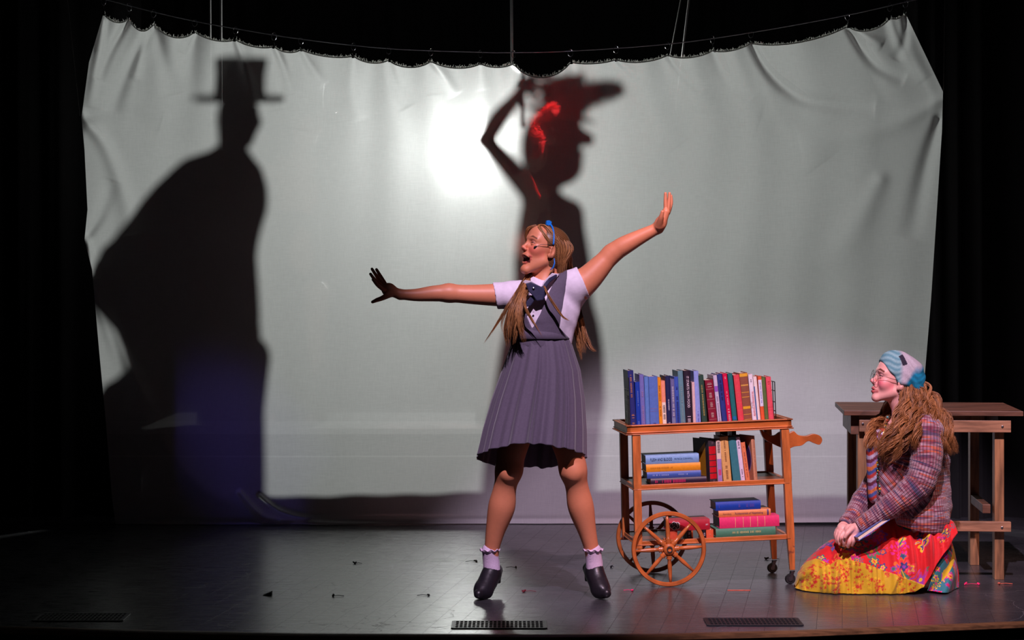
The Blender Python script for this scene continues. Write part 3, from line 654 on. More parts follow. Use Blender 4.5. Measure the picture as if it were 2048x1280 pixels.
def boa(pts, w, n, seed):
    r = np.random.default_rng(seed); sp = cr([P(a, b_, dB + c_) for a, b_, c_ in pts], 40); ww = np.interp(np.linspace(0, 1, 40), np.linspace(0, 1, len(w)), w); mb.tube(sp, .006, 6)
    for k in range(n):
        i = r.integers(0, 40); a = r.uniform(0, 2 * math.pi); d = np.array([math.cos(a), .8 * r.normal(), math.sin(a)]); d /= np.linalg.norm(d)
        e = sp[i] + ww[i] * .0028 * d * r.uniform(.6, 1.1); mb.tube([sp[i], (sp[i] + e) / 2 + r.normal(0, .004, 3), e], [.003, .005, .001], 3)
boa([(1104, 216, 0), (1088, 232, .02), (1070, 252, 0), (1080, 275, -.02), (1078, 296, 0), (1072, 312, 0)], [18, 17, 13, 13, 12, 9], 1400, 5)
boa([(1020, 188, .05), (1028, 184, .05), (1036, 186, .05)], [6, 8, 5], 90, 6)
boa([(1020, 214, .06), (1024, 222, .06)], [5, 3], 40, 7)
mb.tube([P(1060, 346, dB), P(1066, 358, dB), P(1075, 382, dB), P(1081, 392, dB), P(1077, 407, dB)], [.006, .009, .014, .012, .003], 6, flat=.3)
mb.build('feather_boa', bm_, wom, True)
MB().tube([P(1064, 318, dB), P(1058, 332, dB), P(1054, 340, dB)], [.004, .016, .006], 10, flat=.5).build('pendant', mat('pale_pendant', (0.8, 0.8, 0.7), 0.5, 0.1), wom, True, smooth=True)
# ------------------------------------------------------------------ tea trolley used as a book cart
FR = 452.0
WD = mat('orange_cherry_wood', (0.50, 0.135, 0.028), 0.33, 0.35, 7, 0.12, stretch=(1, 5, 5), spec=0.6)
WDV = mat('orange_cherry_wood_legs', (0.52, 0.15, 0.035), 0.36, 0.35, 9, 0.12, stretch=(6, 6, 1), spec=0.6)
WDK = mat('dark_stained_tray_bed', (0.16, 0.045, 0.015), 0.35, 0.3, 8, stretch=(1, 6, 6))
def worn(m):      # scuffed varnish in irregular blotches
    nt = m.node_tree; N = nt.nodes; L = nt.links; b = N['Principled BSDF']; src = b.inputs['Base Color'].links[0].from_socket
    tc = N.new('ShaderNodeTexCoord'); nz = N.new('ShaderNodeTexNoise'); nz.inputs['Scale'].default_value = 9; nz.inputs['Detail'].default_value = 6; L.new(tc.outputs['Object'], nz.inputs['Vector'])
    r = N.new('ShaderNodeMapRange'); r.inputs['From Min'].default_value = .63; r.inputs['From Max'].default_value = .66; L.new(nz.outputs['Fac'], r.inputs['Value'])
    mx = N.new('ShaderNodeMix'); mx.data_type = 'RGBA'; L.new(r.outputs[0], mx.inputs[0]); L.new(src, mx.inputs[6]); mx.inputs[7].default_value = (0.10, 0.03, 0.03, 1); L.new(mx.outputs[2], b.inputs['Base Color'])
worn(WDV)
CT0 = np.array([(1268 - 1024) / FR, 10.39, 0.0]); YAW = math.radians(5.5); TILT = math.radians(-2.0)
RC = rotz(YAW) @ roty(TILT)
cart = root('book_cart', CT0, 'orange wooden tea trolley with big spoked wheels, loaded with books on three levels', 'trolley', rot=(0, 0, 0))
cart.rotation_mode = 'XYZ'; cart.rotation_euler = Matrix(RC.tolist()).to_euler('XYZ')
W_, DP = 0.722, 0.40
ZT, ZM, ZB = 0.686, 0.440, 0.194        # shelf bed heights in the cart frame
def tray(name, z, x0, x1, lip, h, out):
    mb = MB(); mb.box(((x0 + x1) / 2, DP / 2, z - .006), (x1 - x0, DP - .01, .012), mi=1)
    for (a, b) in (((x0, 0), (x1, 0)), ((x0, DP), (x1, DP)), ((x0, 0), (x0, DP)), ((x1, 0), (x1, DP))):
        c = ((a[0] + b[0]) / 2, (a[1] + b[1]) / 2); sx = abs(b[0] - a[0]) + .016; sy = abs(b[1] - a[1]) + .016
        mb.box((*c, z + lip / 2 - h / 2), (sx, sy, h + lip))
        if out:
            mb.box((*c, z + lip - .003), (sx + .012, sy + .012, .006)); mb.box((*c, z - h + .006), (sx + .008, sy + .008, .005)); mb.box((*c, z - h - .002), (sx + .016, sy + .016, .005))
        else: mb.box((*c, z - h + .004), (sx + .006, sy + .006, .005))
    return mb.build(name, WD, cart, mats=[WD, WDK], bevel=.0015)
tray('top_tray', ZT, 0, W_, .026, .014, True); tray('middle_shelf', ZM, .02, W_ - .02, .006, .018, False); tray('bottom_shelf', ZB, .025, W_ - .025, .004, .018, False)
for ix, (x, bot) in enumerate(((.045 - .012, ZB - .03), (W_ - .022, .038))):
    for iy, y in enumerate((.006, DP - .006)):
        mb = MB(); xo = -.010 if ix == 0 else .012
        rings = [(ZT - .02, .018), (ZM + .01, .018), (ZM - .012, .0165), (bot + .16, .017), (bot, .0115 if ix else .016)]
        V = []
        for zz, r in rings:
            dx = xo * (ZT - zz) / .6 * (1 if ix else -1) * (1 if ix else -.8)
            V += [(x + dx - r, y - r, zz), (x + dx + r, y - r, zz), (x + dx + r, y + r, zz), (x + dx - r, y + r, zz)]
        Fc = [(i * 4 + j, i * 4 + (j + 1) % 4, i * 4 + 4 + (j + 1) % 4, i * 4 + 4 + j) for i in range(4) for j in range(4)] + [(3, 2, 1, 0), (16, 17, 18, 19)]
        mb.add(V, Fc); mb.build('leg', WDV, cart, bevel=.002)
WHR = 0.166
WM = mat('turned_wheel_wood', (0.47, 0.125, 0.028), 0.3, 0.3, 14, 0.1, spec=0.6)
RUB = mat('black_rubber', (0.012, 0.012, 0.012), 0.5, 0.1); STL = mat('dull_steel', (0.25, 0.25, 0.26), 0.35, 0.2, metal=1.0)
ri = np.linalg.inv(RC)
def wheel(cx_, cy_):
    cz = 0.0
    # the hub height that puts the rim on the floor
    wp = CT0 + RC @ np.array([cx_, cy_, 0]); zz = (WHR + .001 - wp[2]) / RC[2, 2]
    t = bpy.data.objects.new('wheel', None); C.objects.link(t); t.parent = cart; t.location = (cx_, cy_, zz)
    MB().lathe([(WHR - .003, -.010), (WHR, -.006), (WHR, .006), (WHR - .003, .010), (WHR - .016, .010), (WHR - .019, .006), (WHR - .019, -.006), (WHR - .016, -.010)], (0, 0, 0), 'y', 64, closed=True).build('rim', WM, t, autos=40)
    for k in range(8):
        a = k * math.pi / 4 + .02; prof = [(.012, .018), (.011, .026), (.016, .031), (.010, .036), (.015, .041), (.008, .048), (.0095, .07), (.010, .085), (.0075, .12), (.0055, .150)]
        d = np.array([math.cos(a), 0, math.sin(a)])
        MB().tube([d * q for _, q in prof], [r for r, _ in prof], 10).build('spoke', WM, t, smooth=True)
    MB().lathe([(.012, -.024), (.016, -.026), (.024, -.020), (.027, -.010), (.027, .010), (.022, .022)], (0, 0, 0), 'y', 24).build('hub', WM, t, autos=35)
    MB().lathe([(.009, -.030), (.013, -.030), (.014, -.024), (.009, -.024)], (0, 0, 0), 'y', 16, closed=True).build('hub_cap', STL, t, autos=35)
    return zz
zw = wheel(.155, -.035); wheel(.155, DP + .045)
MB().tube([(.155, -.03, zw), (.155, DP + .04, zw)], .009, 12).build('axle', STL, cart, smooth=True)
for yb_ in (.02, DP - .02): MB().box((.155, yb_, (zw + ZB) / 2), (.03, .02, abs(ZB - zw) + .02)).build('axle_block', WD, cart, bevel=.002)
for y in (.006, DP - .006):
    xl = W_ - .022 + .012 * .63 / .6 * 1.0 + .002
    wp = CT0 + RC @ np.array([xl, y, 0]); zz = (.0235 - wp[2]) / RC[2, 2]
    t = bpy.data.objects.new('caster', None); C.objects.link(t); t.parent = cart; t.location = (xl - .012, y, zz)
    MB().lathe([(.004, -.010), (.020, -.010), (.023, -.006), (.023, .006), (.020, .010), (.004, .010)], (0, 0, 0), 'y', 28).build('caster_wheel', RUB, t, autos=40)
    MB().lathe([(.003, -.014), (.010, -.014), (.011, -.010), (.003, -.010)], (0, 0, 0), 'y', 16).box((.005, -.0135, .014), (.014, .003, .040), R=roty(.3)).box((.005, .0135, .014), (.014, .003, .040), R=roty(.3)).lathe([(.012, .030), (.012, .036)], (.011, 0, 0), 'z', 16).build('fork', STL, t)
# scrolled handle on the right end
hp = [(W_ - .10, -.012), (W_ - .07, -.050), (W_ - .03, -.062), (W_ + .0, -.046), (W_ + .035, -.054), (W_ + .060, -.046), (W_ + .080, -.064), (W_ + .115, -.070), (W_ + .150, -.062), (W_ + .180, -.072), (W_ + .190, -.092), (W_ + .178, -.112), (W_ + .155, -.106), (W_ + .125, -.094), (W_ + .095, -.112), (W_ + .06, -.116), (W_ + .03, -.126), (W_ + .0, -.118), (W_ - .04, -.098), (W_ - .08, -.07)]
hc = cr([np.array([a, b]) for a, b in hp + hp[:1]], 80)[:-1]
MB().prism([(a, b + ZT) for a, b in hc], .19, .215).build('handle', WM, cart, bevel=.004)

# ------------------------------------------------------------------ books
PAGE = mat('cream_pages', (0.62, 0.52, 0.38), 0.9, 0.25, 120, stretch=(1, 1, 8)); 
def bmat(c, rough=.45):
    c = tuple(int(x) for x in c); return mat('book_cloth_%02x%02x%02x' % c, lin(c), rough, 0.08, 90, 0.08)
def text_mesh(txt, size, m, parent, M, sx=1.0, name='title', bold=0.0):
    cu = bpy.data.curves.new('t', 'FONT'); cu.body = txt; cu.size = size; cu.align_x = 'CENTER'; cu.align_y = 'CENTER'; cu.offset = bold; cu.resolution_u = 3
    to = bpy.data.objects.new('t', cu); C.objects.link(to); bpy.context.view_layer.update()
    me = bpy.data.meshes.new_from_object(to); bpy.data.objects.remove(to); bpy.data.curves.remove(cu)
    me.transform(M @ Matrix.Diagonal((sx, 1, 1, 1))); me.materials.clear(); o = bpy.data.objects.new(name, me); C.objects.link(o); o.parent = parent; me.materials.append(m)
    return o
INK = {}
def ink(c): return mat('ink_%02x%02x%02x' % tuple(c), lin(c), .5, .05, 60)
def book(label, wdt, hgt, dep, col, pages=None, patches=(), marks=None, titles=(), cat='book', group=None, hollow=0.0):
    """own frame: x thickness, y depth with the spine at y=0 facing -y, z height"""
    t = root('book', (0, 0, 0), label, cat, group)
    th = .0025; pin = .004
    mats = [bmat(col)]; mb = MB(); x0, x1 = -wdt / 2, wdt / 2
    # wrap-around cover: two boards and a gently rounded spine
    nseg = 6; outer = [(x0, dep)] + [(x0 + (x1 - x0) * k / nseg, -.004 * math.sin(math.pi * k / nseg)) for k in range(nseg + 1)] + [(x1, dep)]
    inner = [(x0 + th, dep)] + [(x0 + th + (x1 - x0 - 2 * th) * k / nseg, th + .0 - .004 * math.sin(math.pi * k / nseg)) for k in range(nseg + 1)] + [(x1 - th, dep)]
    m = len(outer); V = [(a, b, z) for z in (0, hgt) for (a, b) in outer + inner[::-1]]; q = 2 * m
    Fc = [(i, (i + 1) % q, q + (i + 1) % q, q + i) for i in range(q)]
    for base in (0, q): Fc += [(base + i, base + i + 1, base + q - 2 - i, base + q - 1 - i) for i in range(m - 1)]
    mb.add(V, Fc)
    for (z0, z1, c, *r) in patches:
        mats.append(bmat(c)); a, b_ = (r if r else (-.92, .92)); n_ = 6; W2 = wdt / 2
        xs_ = np.linspace(a * W2, b_ * W2, n_ + 1); f = lambda x: -.004 * math.sin(math.pi * (x + W2) / wdt) - .0005
        mb.add([(x, f(x), z * hgt) for z in (z0, z1) for x in xs_], [(i, i + 1, n_ + 2 + i, n_ + 1 + i) for i in range(n_)], mi=len(mats) - 1)
    if marks:
        mc, segs = marks; mats.append(ink(mc)); r = np.random.default_rng(len(label) * 7 + int(hgt * 1000))
        for (z0, z1, wfrac, *ctr) in segs:
            z = z0 * hgt; c_ = ctr[0] * wdt if ctr else 0
            while z < z1 * hgt:
                L_ = r.uniform(.0025, .005); hw = wfrac * wdt / 2 * r.uniform(.75, 1)
                mb.add([(c_ - hw, -.0052, z), (c_ + hw, -.0052, z), (c_ + hw, -.0052, z + L_ * .55), (c_ - hw, -.0052, z + L_ * .55)], [(0, 1, 2, 3)], mi=len(mats) - 1)
                z += L_ + (.006 if r.random() < .15 else .001)
    o = mb.build('cover', None, t, mats=mats); o.data.set_sharp_from_angle(angle=.5)
    MB().box((0, (dep - pin + th) / 2, hgt / 2), (wdt - 2 * th, dep - pin - th, hgt - 2 * pin)).build('page_block', PAGE if pages is None else bmat(pages), t)
    for (txt, zc, size, c, sx, *xo) in titles:
        xx = xo[0] if xo else 0
        M = Matrix.Translation((xx, -.0056, zc * hgt)) @ Matrix(((0, 1, 0, 0), (0, 0, -1, 0), (-1, 0, 0, 0), (0, 0, 0, 1))).to_4x4()
        text_mesh(txt, size, ink(c), t, M, sx)
    return t
RC4 = Matrix(RC.tolist()).to_4x4(); CARTM = Matrix.Translation(CT0) @ RC4
def put(t, x, y, z, lean=0.0, yaw=0.0, flat=False, flip=False):
    """x,y,z in the cart frame; lean tips the top towards -x; flat lays the spine towards the viewer, head to the left"""
    if flat:
        # head of the book to the right (reads left to right with the front cover up)
        R = Matrix.Rotation(yaw, 4, 'Z') @ Matrix(((0, 0, -1, 0), (0, 1, 0, 0), (1, 0, 0, 0), (0, 0, 0, 1)))
    else: R = Matrix.Rotation(lean, 4, 'Y') @ Matrix.Rotation(yaw, 4, 'Z')
    M = CARTM @ Matrix.Translation((x, y, z)) @ R
    t.location = M.to_translation(); t.rotation_euler = M.to_euler(); return t
def ux(px, z=0.0): return (px - 1268) / FR / math.cos(YAW) * (1 - .0)      # picture column to cart x, near face
k1 = .1758
G1 = 'books in the row on the top of the trolley'
row = [ # base left, base right, top y, top shift, colour, label, extras
 (192, 258, 85, -14, (38, 44, 110), 'tall navy book with orange-gold spine lettering at the far left of the top row', dict(marks=((190, 130, 90), [(.55, .93, .35, -.05), (.03, .12, .5), (.2, .26, .5)]))),
 (259, 314, 215, -2, (24, 60, 160), 'short bright royal blue book, second from the left in the top row', dict(marks=((120, 150, 220), [(.1, .2, .25), (.5, .8, .2)]))),
 (315, 366, 130, -6, (112, 112, 178), 'periwinkle book with faint lettering between royal blue and sky blue books', dict(marks=((170, 140, 180), [(.05, .45, .35), (.6, .7, .3)]))),
 (367, 416, 155, -3, (92, 132, 196), 'plain sky blue book left of the widest blue book', {}),
 (417, 520, 152, -2, (84, 116, 186), 'widest plain blue book in the left half of the top row', dict(patches=[(.385, .39, (150, 110, 150)), (.34, .343, (150, 110, 150))], marks=((60, 70, 140), [(.06, .12, .4)]))),
 (521, 560, 165, -4, (232, 150, 28), 'narrow orange-yellow book among the blue books', dict(marks=((170, 90, 20), [(.25, .45, .4), (.55, .85, .4)]))),
 (561, 609, 202, -5, (236, 150, 120), 'short salmon and cream book right of the orange-yellow one', dict(patches=[(.1, .55, (238, 225, 205))], marks=((60, 50, 60), [(.2, .5, .55)]))),
 (610, 666, 147, -4, (30, 34, 78), 'dark navy book with thin white script on the spine', dict(marks=((200, 200, 215), [(.35, .55, .3), (.05, .12, .4)]))),
 (667, 714, 182, -4, (104, 104, 150), 'grey-violet book with pale lettering in the top row', dict(patches=[(.0, .22, (120, 130, 165))], marks=((205, 205, 215), [(.25, .85, .5)]))),
 (715, 766, 155, -6, (58, 88, 176), 'medium blue book with dark lettering left of the grey-green one', dict(marks=((24, 36, 110), [(.08, .62, .5), (.75, .8, .4)]))),
 (767, 826, 88, -16, (96, 138, 148), 'tall grey-green book left of the black one with white capitals', dict(marks=((140, 170, 170), [(.1, .75, .35)]))),
 (827, 908, 85, -8, (36, 26, 42), 'black book whose spine reads IT STARTS WITH FOOD in white', dict(titles=[('IT STARTS WITH FOOD', .625, .0155, (235, 225, 235), .86)], marks=((200, 190, 200), [(.06, .2, .5)]))),
 (909, 944, 217, -2, (222, 190, 186), 'thin pale pink book squeezed right of the black one', {}),
 (945, 1002, 90, -10, (140, 160, 220), 'tall pale blue book right of the thin pale pink book', dict(marks=((90, 100, 190), [(.05, .3, .3)]))),
 (1015, 1077, 135, -30, (44, 74, 60), 'dark green book with gold lettering leaning left', dict(marks=((190, 170, 90), [(.22, .8, .28)]), patches=[(.02, .035, (190, 160, 80)), (.05, .06, (190, 160, 80))])),
 (1098, 1192, 192, -38, (128, 18, 46), 'wide maroon book with raised gilt bands and ornaments', dict(patches=[(.15, .155, (190, 150, 140)), (.38, .385, (190, 150, 140)), (.58, .585, (190, 150, 140)), (.8, .805, (190, 150, 140))], marks=((200, 170, 160), [(.2, .3, .4), (.42, .52, .35), (.62, .72, .4), (.85, .94, .6)]))),
 (1198, 1243, 137, -42, (200, 194, 214), 'white book with a violet block on its spine', dict(patches=[(.68, .79, (150, 90, 190)), (0, .0, (200, 194, 214))], marks=((150, 140, 160), [(.1, .6, .35)]))),
 (1250, 1308, 122, -48, (44, 58, 130), 'navy blue book between the white-violet one and the crimson one', dict(marks=((30, 36, 90), [(.5, .9, .4)]))),
 (1309, 1363, 117, -46, (206, 14, 70), 'bright crimson book with white lettering', dict(marks=((240, 190, 200), [(.06, .32, .45), (.4, .68, .22), (.9, .94, .3)]))),
 (1368, 1423, 117, -44, (34, 112, 112), 'teal book with a small blue label near the foot of its spine', dict(patches=[(.12, .18, (20, 110, 170), -.7, .7)])),
 (1432, 1500, 132, -42, (222, 70, 82), 'coral red book with faint gilt rules left of the brown banded one', dict(patches=[(.45, .455, (230, 130, 100)), (.65, .655, (230, 130, 100)), (.9, .905, (230, 130, 100)), (.3, .305, (230, 130, 100))])),
 (1502, 1596, 112, -40, (140, 84, 62), 'wide brown book with golden yellow bands across the spine', dict(patches=[(.93, .99, (226, 170, 50), -1, 1), (.75, .78, (200, 150, 70)), (.62, .635, (210, 150, 60)), (.53, .545, (210, 150, 60)), (.31, .36, (226, 170, 40)), (.2, .212, (210, 150, 60)), (.1, .112, (210, 150, 60)), (.03, .045, (210, 150, 60))])),
 (1597, 1648, 125, -36, (232, 226, 234), 'white book with red capitals down its spine, right of the brown banded one', dict(titles=[('THE ADVENTURES OF TOM SAWYER', .42, .0115, (214, 34, 40), .58, .0012), ('Mark Twain', .40, .0070, (30, 30, 40), .8, -.0062)], marks=((120, 110, 120), [(.85, .93, .3)]))),
 (1652, 1694, 152, -34, (236, 224, 216), 'thin off-white book leaning beside the white one with red title', dict(patches=[(0, .8, (40, 110, 180), -1, -.6)])),
 (1696, 1740, 150, -26, (226, 96, 54), 'orange book with a white upper spine near the right end', dict(patches=[(.38, .93, (220, 222, 240), -.95, .95)], marks=((110, 120, 190), [(.45, .88, .3)]))),
 (1742, 1785, 160, -28, (92, 116, 62), 'olive green book second from the right end of the top row', {}),
 (1787, 1848, 156, -22, (226, 84, 98), 'salmon red book at the right end of the top row', dict(patches=[(.36, .363, (190, 50, 60)), (.3, .303, (190, 50, 60))], marks=((190, 60, 70), [(.85, .93, .4)]))),
]
def topy(px): return 849 - (px - 1268) / 324 * 13        # upper edge of the front lip
for (b0, b1, ty, sh, col, lab, ex) in row:
    xa, xb = ux(1240 + b0 * k1), ux(1240 + b1 * k1); wd = xb - xa - .0008
    px = 1240 + (b0 + b1) / 2 * k1; ht = (topy(px) + 10 - (725 + ty * k1)) / 449.0; ht = max(ht, .1)
    lean = -math.asin(min(-sh * k1 / 449 / ht, .5)) - TILT * 0 
    t = book(lab, wd, ht, .135 + .02 * random.random(), col, group=G1, **ex)
    yy = .022 + random.uniform(0, .006)
    z0 = ZT + .0022 + (abs(math.sin(lean)) * wd / 2)
    put(t, (xa + xb) / 2, yy, z0, lean)
# bookends
BE = mat('black_wire_bookend', (0.015, 0.015, 0.017), 0.35, 0.1)
def bookend(label, x, mirror, lean=0):
    t = root('bookend', (0, 0, 0), label, 'bookend')
    mb = MB(); mb.box((0, .07, .115), (.0016, .14, .23) if mirror > 0 else (.0016, .01, .0)) if mirror > 0 else None
    for yy in (.0, .046, .093, .14): mb.tube([(0, yy, .0), (0, yy, .235 if mirror > 0 else .19)], .0022, 6)
    for zz in ((.03, .08, .13, .18, .23) if mirror > 0 else (.02, .06, .10, .15, .19)): mb.tube([(0, 0, zz), (0, .14, zz)], .0022, 6)
    if mirror > 0:
        mb.tube([(-.006, .0, 0), (-.006, .0, .14), (-.004, .03, .15), (-.004, .1, .15)], .0022, 6)
        for zz in (.02, .05, .08, .11, .14): mb.tube([(-.006, 0, zz), (-.004, .09, zz)], .0016, 6)
    mb.build('panel', BE, t); MB().box((-.006 * mirror, .07, .0006), (.012, .12, .0010)).build('base_plate', BE, t)
    return put(t, x, .02, ZT + .0008, lean)
bookend('black wire bookend at the left end of the row on top of the trolley', ux(1240 + 186 * k1), 1)
bookend('thin black wire bookend at the right end of the row on top of the trolley', ux(1240 + 1864 * k1), -1)

# middle shelf: four lying books and an upright group
k2 = .1611
def mx(c): return ux(1270 + c * k2)
def lying(lab, a, b, hpx, z, col, y=.03, dep=.15, yaw=0, **ex):
    x0, x1 = a, b; L_ = x1 - x0; th = hpx / FR
    t = book(lab, th, L_, dep, col, group=GS, **ex); put(t, x1, y, z + th / 2 + .0006, flat=True, yaw=yaw); return z + th + .0006
# titles on lying books: the spine reads from the left end (book z runs towards -x), so mirror the text direction
def tl(txt, frac, size, c, sx): return (txt, 1 - frac, size, c, sx)
GS = 'books stacked flat on the middle shelf'
z = ZM + .001
z = lying('dark plum book with magenta lettering at the bottom of the middle shelf stack', mx(252), mx(952), 12, z, (44, 30, 52), marks=((214, 30, 100), [(.38, .8, .6), (.88, .92, .5)]))
z = lying('medium blue book in the middle shelf stack, under the yellow one', mx(208), mx(884), 13, z, (60, 92, 168), pages=(90, 70, 60), marks=((150, 165, 210), [(.25, .42, .25), (.6, .9, .3)]))
z = lying('golden yellow book in the middle shelf stack, under the light blue one', mx(200), mx(882), 15.5, z, (232, 152, 30), pages=(110, 80, 50), marks=((160, 100, 30), [(.52, .93, .2)]))
z = lying('light blue book lying on top of the stack, spine reads FLESH AND BLOOD', mx(197), mx(866), 17.5, z, (126, 168, 212), pages=(40, 36, 40), titles=[('FLESH AND BLOOD', .71, .0175, (28, 50, 84), .64), ('PATRICIA CORNWELL', .29, .0105, (40, 66, 104), .80)])
up = [(990, 1092, 165, -6, (52, 44, 50), 'black reference book with five red blocks on its spine', .30, dict(patches=[(.08, .2, (190, 14, 30)), (.225, .35, (190, 14, 30)), (.37, .49, (190, 14, 30)), (.51, .63, (190, 14, 30)), (.65, .83, (190, 14, 30))], marks=((120, 100, 110), [(.02, .05, .4), (.88, .92, .3)]))),
      (1096, 1155, 180, -10, (226, 206, 190), 'slim cream and lilac book with a pink ornament at its foot', 0, dict(patches=[(.0, .55, (160, 130, 190)), (.16, .30, (200, 60, 110), -.6, .6)], marks=((100, 90, 90), [(.7, .97, .6)]))),
      (1166, 1270, 138, -30, (216, 168, 100), 'tall tan-yellow book on the middle shelf', 0, dict(marks=((150, 100, 60), [(.06, .35, .3), (.45, .95, .22)]))),
      (1286, 1384, 143, -42, (54, 122, 130), 'plain teal book on the middle shelf', 0, {}),
      (1386, 1440, 143, -50, (222, 208, 228), 'white book with small black script on the middle shelf', 0, dict(marks=((110, 100, 120), [(.75, .95, .4), (.1, .28, .3)]))),
      (1446, 1501, 206, -48, (226, 128, 84), 'short orange book leaning right of the white one', 0, dict(marks=((150, 80, 60), [(.1, .75, .25), (.88, .93, .3)]))),
      (1548, 1600, 128, -22, (196, 140, 104), 'tan book turned to show a dark oval emblem on its cover', .26, dict(marks=((160, 110, 90), [(.1, .9, .2)])))]
def midy(px): return 850 + (700 - (px - 1270) / k2 * 0 ) * k2 - (px - 1446) / 292 * 11
for (b0, b1, ty, sh, col, lab, yaw, ex) in up:
    xa, xb = mx(b0), mx(b1); wd = (xb - xa - .0008); px = 1270 + (b0 + b1) / 2 * k2
    ht = (midy(px) - (850 + ty * k2)) / 449.0; lean = -math.asin(-sh * k2 / 449 / ht)
    t = book(lab, wd, ht, .15, col, group='books standing on the middle shelf', **ex); put(t, (xa + xb) / 2, .03, ZM + .0008 + abs(math.sin(lean)) * wd / 2, lean, yaw)
    if 'oval' in lab:
        mb = MB(); mb.add([(-wd / 2 - .0008, .065 + .05 * math.cos(a), .10 + .065 * math.sin(a)) for a in np.linspace(0, 2 * math.pi, 32, endpoint=False)], [tuple(range(32))]); mb.add([(-wd / 2 - .0005, .065 + .056 * math.cos(a), .10 + .072 * math.sin(a)) for a in np.linspace(0, 2 * math.pi, 32, endpoint=False)], [tuple(range(32))], mi=1)
        mb.build('emblem', None, t, mats=[bmat((50, 30, 90)), bmat((170, 150, 190))])
    if 'reference' in lab:
        MB().add([(-wd / 2 - .0006, .03, .0), (-wd / 2 - .0006, .15, .0), (-wd / 2 - .0006, .15, .10), (-wd / 2 - .0006, .03, .18)], [(0, 1, 2, 3)]).build('cover_panel', bmat((176, 124, 30)), t)
for a, b, h, lab in ((1165, 1262, .213, 'dark book standing at the back of the middle shelf, the wider of two'), (1318, 1372, .21, 'dark book standing at the back of the middle shelf, the narrower of two')):
    t = book(lab, mx(b) - mx(a), h, .12, (46, 24, 30), group='books standing on the middle shelf'); put(t, (mx(a) + mx(b)) / 2 + .03, .235, ZM + .001)
# bottom shelf
k3 = .1367
def bx3(c): return ux(1320 + c * k3)
GS = 'books stacked flat on the bottom shelf'
z = ZB + .001
z = lying('green book with a gold script line, lowest of the right pile on the bottom shelf', bx3(862), bx3(1750), 17, z, (72, 132, 104), dep=.19, y=.022, marks=((200, 190, 120), [(.25, .75, .28)]))
z = lying('thick hot pink book with gilt cross bands on the bottom shelf', bx3(922), bx3(1812), 22, z, (226, 48, 108), dep=.18, y=.024, pages=(60, 60, 70), patches=[(.24, .247, (220, 180, 120)), (.36, .367, (220, 180, 120)), (.48, .487, (220, 180, 120)), (.60, .607, (220, 180, 120)), (.73, .737, (220, 180, 120))])
z = lying('tan book whose spine reads Fundamentals of Negotiating', bx3(918), bx3(1692), 13, z, (220, 136, 76), dep=.16, y=.03, pages=(130, 70, 50), titles=[('Fundamentals of Negotiating', .42, .0115, (70, 36, 96), .95), ('Nierenberg', .84, .0085, (120, 60, 70), .95)], patches=[(.04, .07, (80, 50, 110))])
z = lying('thick royal blue book on top of the right pile on the bottom shelf', bx3(880), bx3(1550), 17, z, (18, 62, 164), dep=.15, y=.034, pages=(110, 60, 60), marks=((90, 70, 150), [(.15, .33, .5), (.46, .49, .4), (.92, .93, .4)]))
z = ZB + .001; 
for (a, b, c_, lab, ex) in ((180, 300, (200, 80, 50), 'small orange-red book under the left end of the red book on the bottom shelf', {}), (440, 500, (30, 26, 34), 'small black book with white marks behind the big wheel on the bottom shelf', dict(marks=((200, 190, 200), [(.2, .8, .5)]))), (505, 530, (190, 100, 60), 'slim rust brown book beside the small black one on the bottom shelf', {}), (672, 722, (24, 22, 30), 'small black book with white lettering left of the orange one, under the red book', dict(marks=((190, 180, 190), [(.3, .7, .5)]))), (726, 832, (222, 96, 60), 'small orange book with a pale dot under the right end of the red book', dict(marks=((240, 190, 150), [(.4, .5, .2)])))):
    t = book(lab, bx3(b) - bx3(a), .036, .11, c_, group='small books under the red book on the bottom shelf', **ex); put(t, (bx3(a) + bx3(b)) / 2, .03, z)
zr = z + .037
t = book('thick red book with a white emblem, lying on small books behind the big wheel', .047, bx3(782) - bx3(165), .15, (172, 20, 44), pages=(60, 20, 30), titles=[('#1', .07, .012, (230, 210, 220), 1)]); put(t, bx3(782), .028, zr + .0235, flat=True)
mb = MB(); hh_ = bx3(782) - bx3(165); zc = hh_ * .84
for rr, mi in ((.019, 0), (.0165, 1)): 
    pts = [(rr * (1 + .12 * math.sin(7 * a)) * math.cos(a) * .95, -.0046 - .0006 * mi, zc + rr * 1.25 * (1 + .1 * math.sin(5 * a)) * math.sin(a)) for a in np.linspace(0, 2 * math.pi, 40, endpoint=False)]
    mb.add(pts, [tuple(range(40))], mi=mi)
r = np.random.default_rng(3)
for k in range(16): 
    a, b = r.uniform(-.012, .012), zc + r.uniform(-.015, .015); mb.box((a, -.0056, b), (.004, .0006, .0022), R=roty(r.uniform(-1, 1)), mi=0)
mb.build('emblem', None, t, mats=[bmat((225, 215, 220)), bmat((40, 30, 40))])

# ------------------------------------------------------------------ wooden work table
TW = mat('stained_brown_boards', (0.13, 0.06, 0.033), 0.5, 0.6, 5, 0.25, stretch=(1, 8, 8)); TV = mat('raw_pine_legs', (0.30, 0.15, 0.065), 0.5, 0.55, 5, 0.25, stretch=(9, 9, 1)); TE = mat('pale_brown_apron', (0.33, 0.17, 0.09), 0.5, 0.45, 6, 0.2, stretch=(1, 8, 8))
GB = mat('galvanised_bolt', (0.4, 0.4, 0.4), 0.35, 0.1, metal=1)
fs = F / 10.6; TX = (1688 - 1024) / fs; TZ = HC - (826 - YH) / fs
tb = root('work_table', (TX, 10.6, 0), 'rough brown wooden work table standing behind the kneeling woman', 'table', rot=(0, 0, math.radians(-4.5)))
TWD = 354 / fs
for k in range(4): 
    dd = .70 / 4; MB().box((TWD / 2, dd * (k + .5), TZ + .0), (TWD, dd - .002, .022)).build('top_board', TW, tb, bevel=.002)
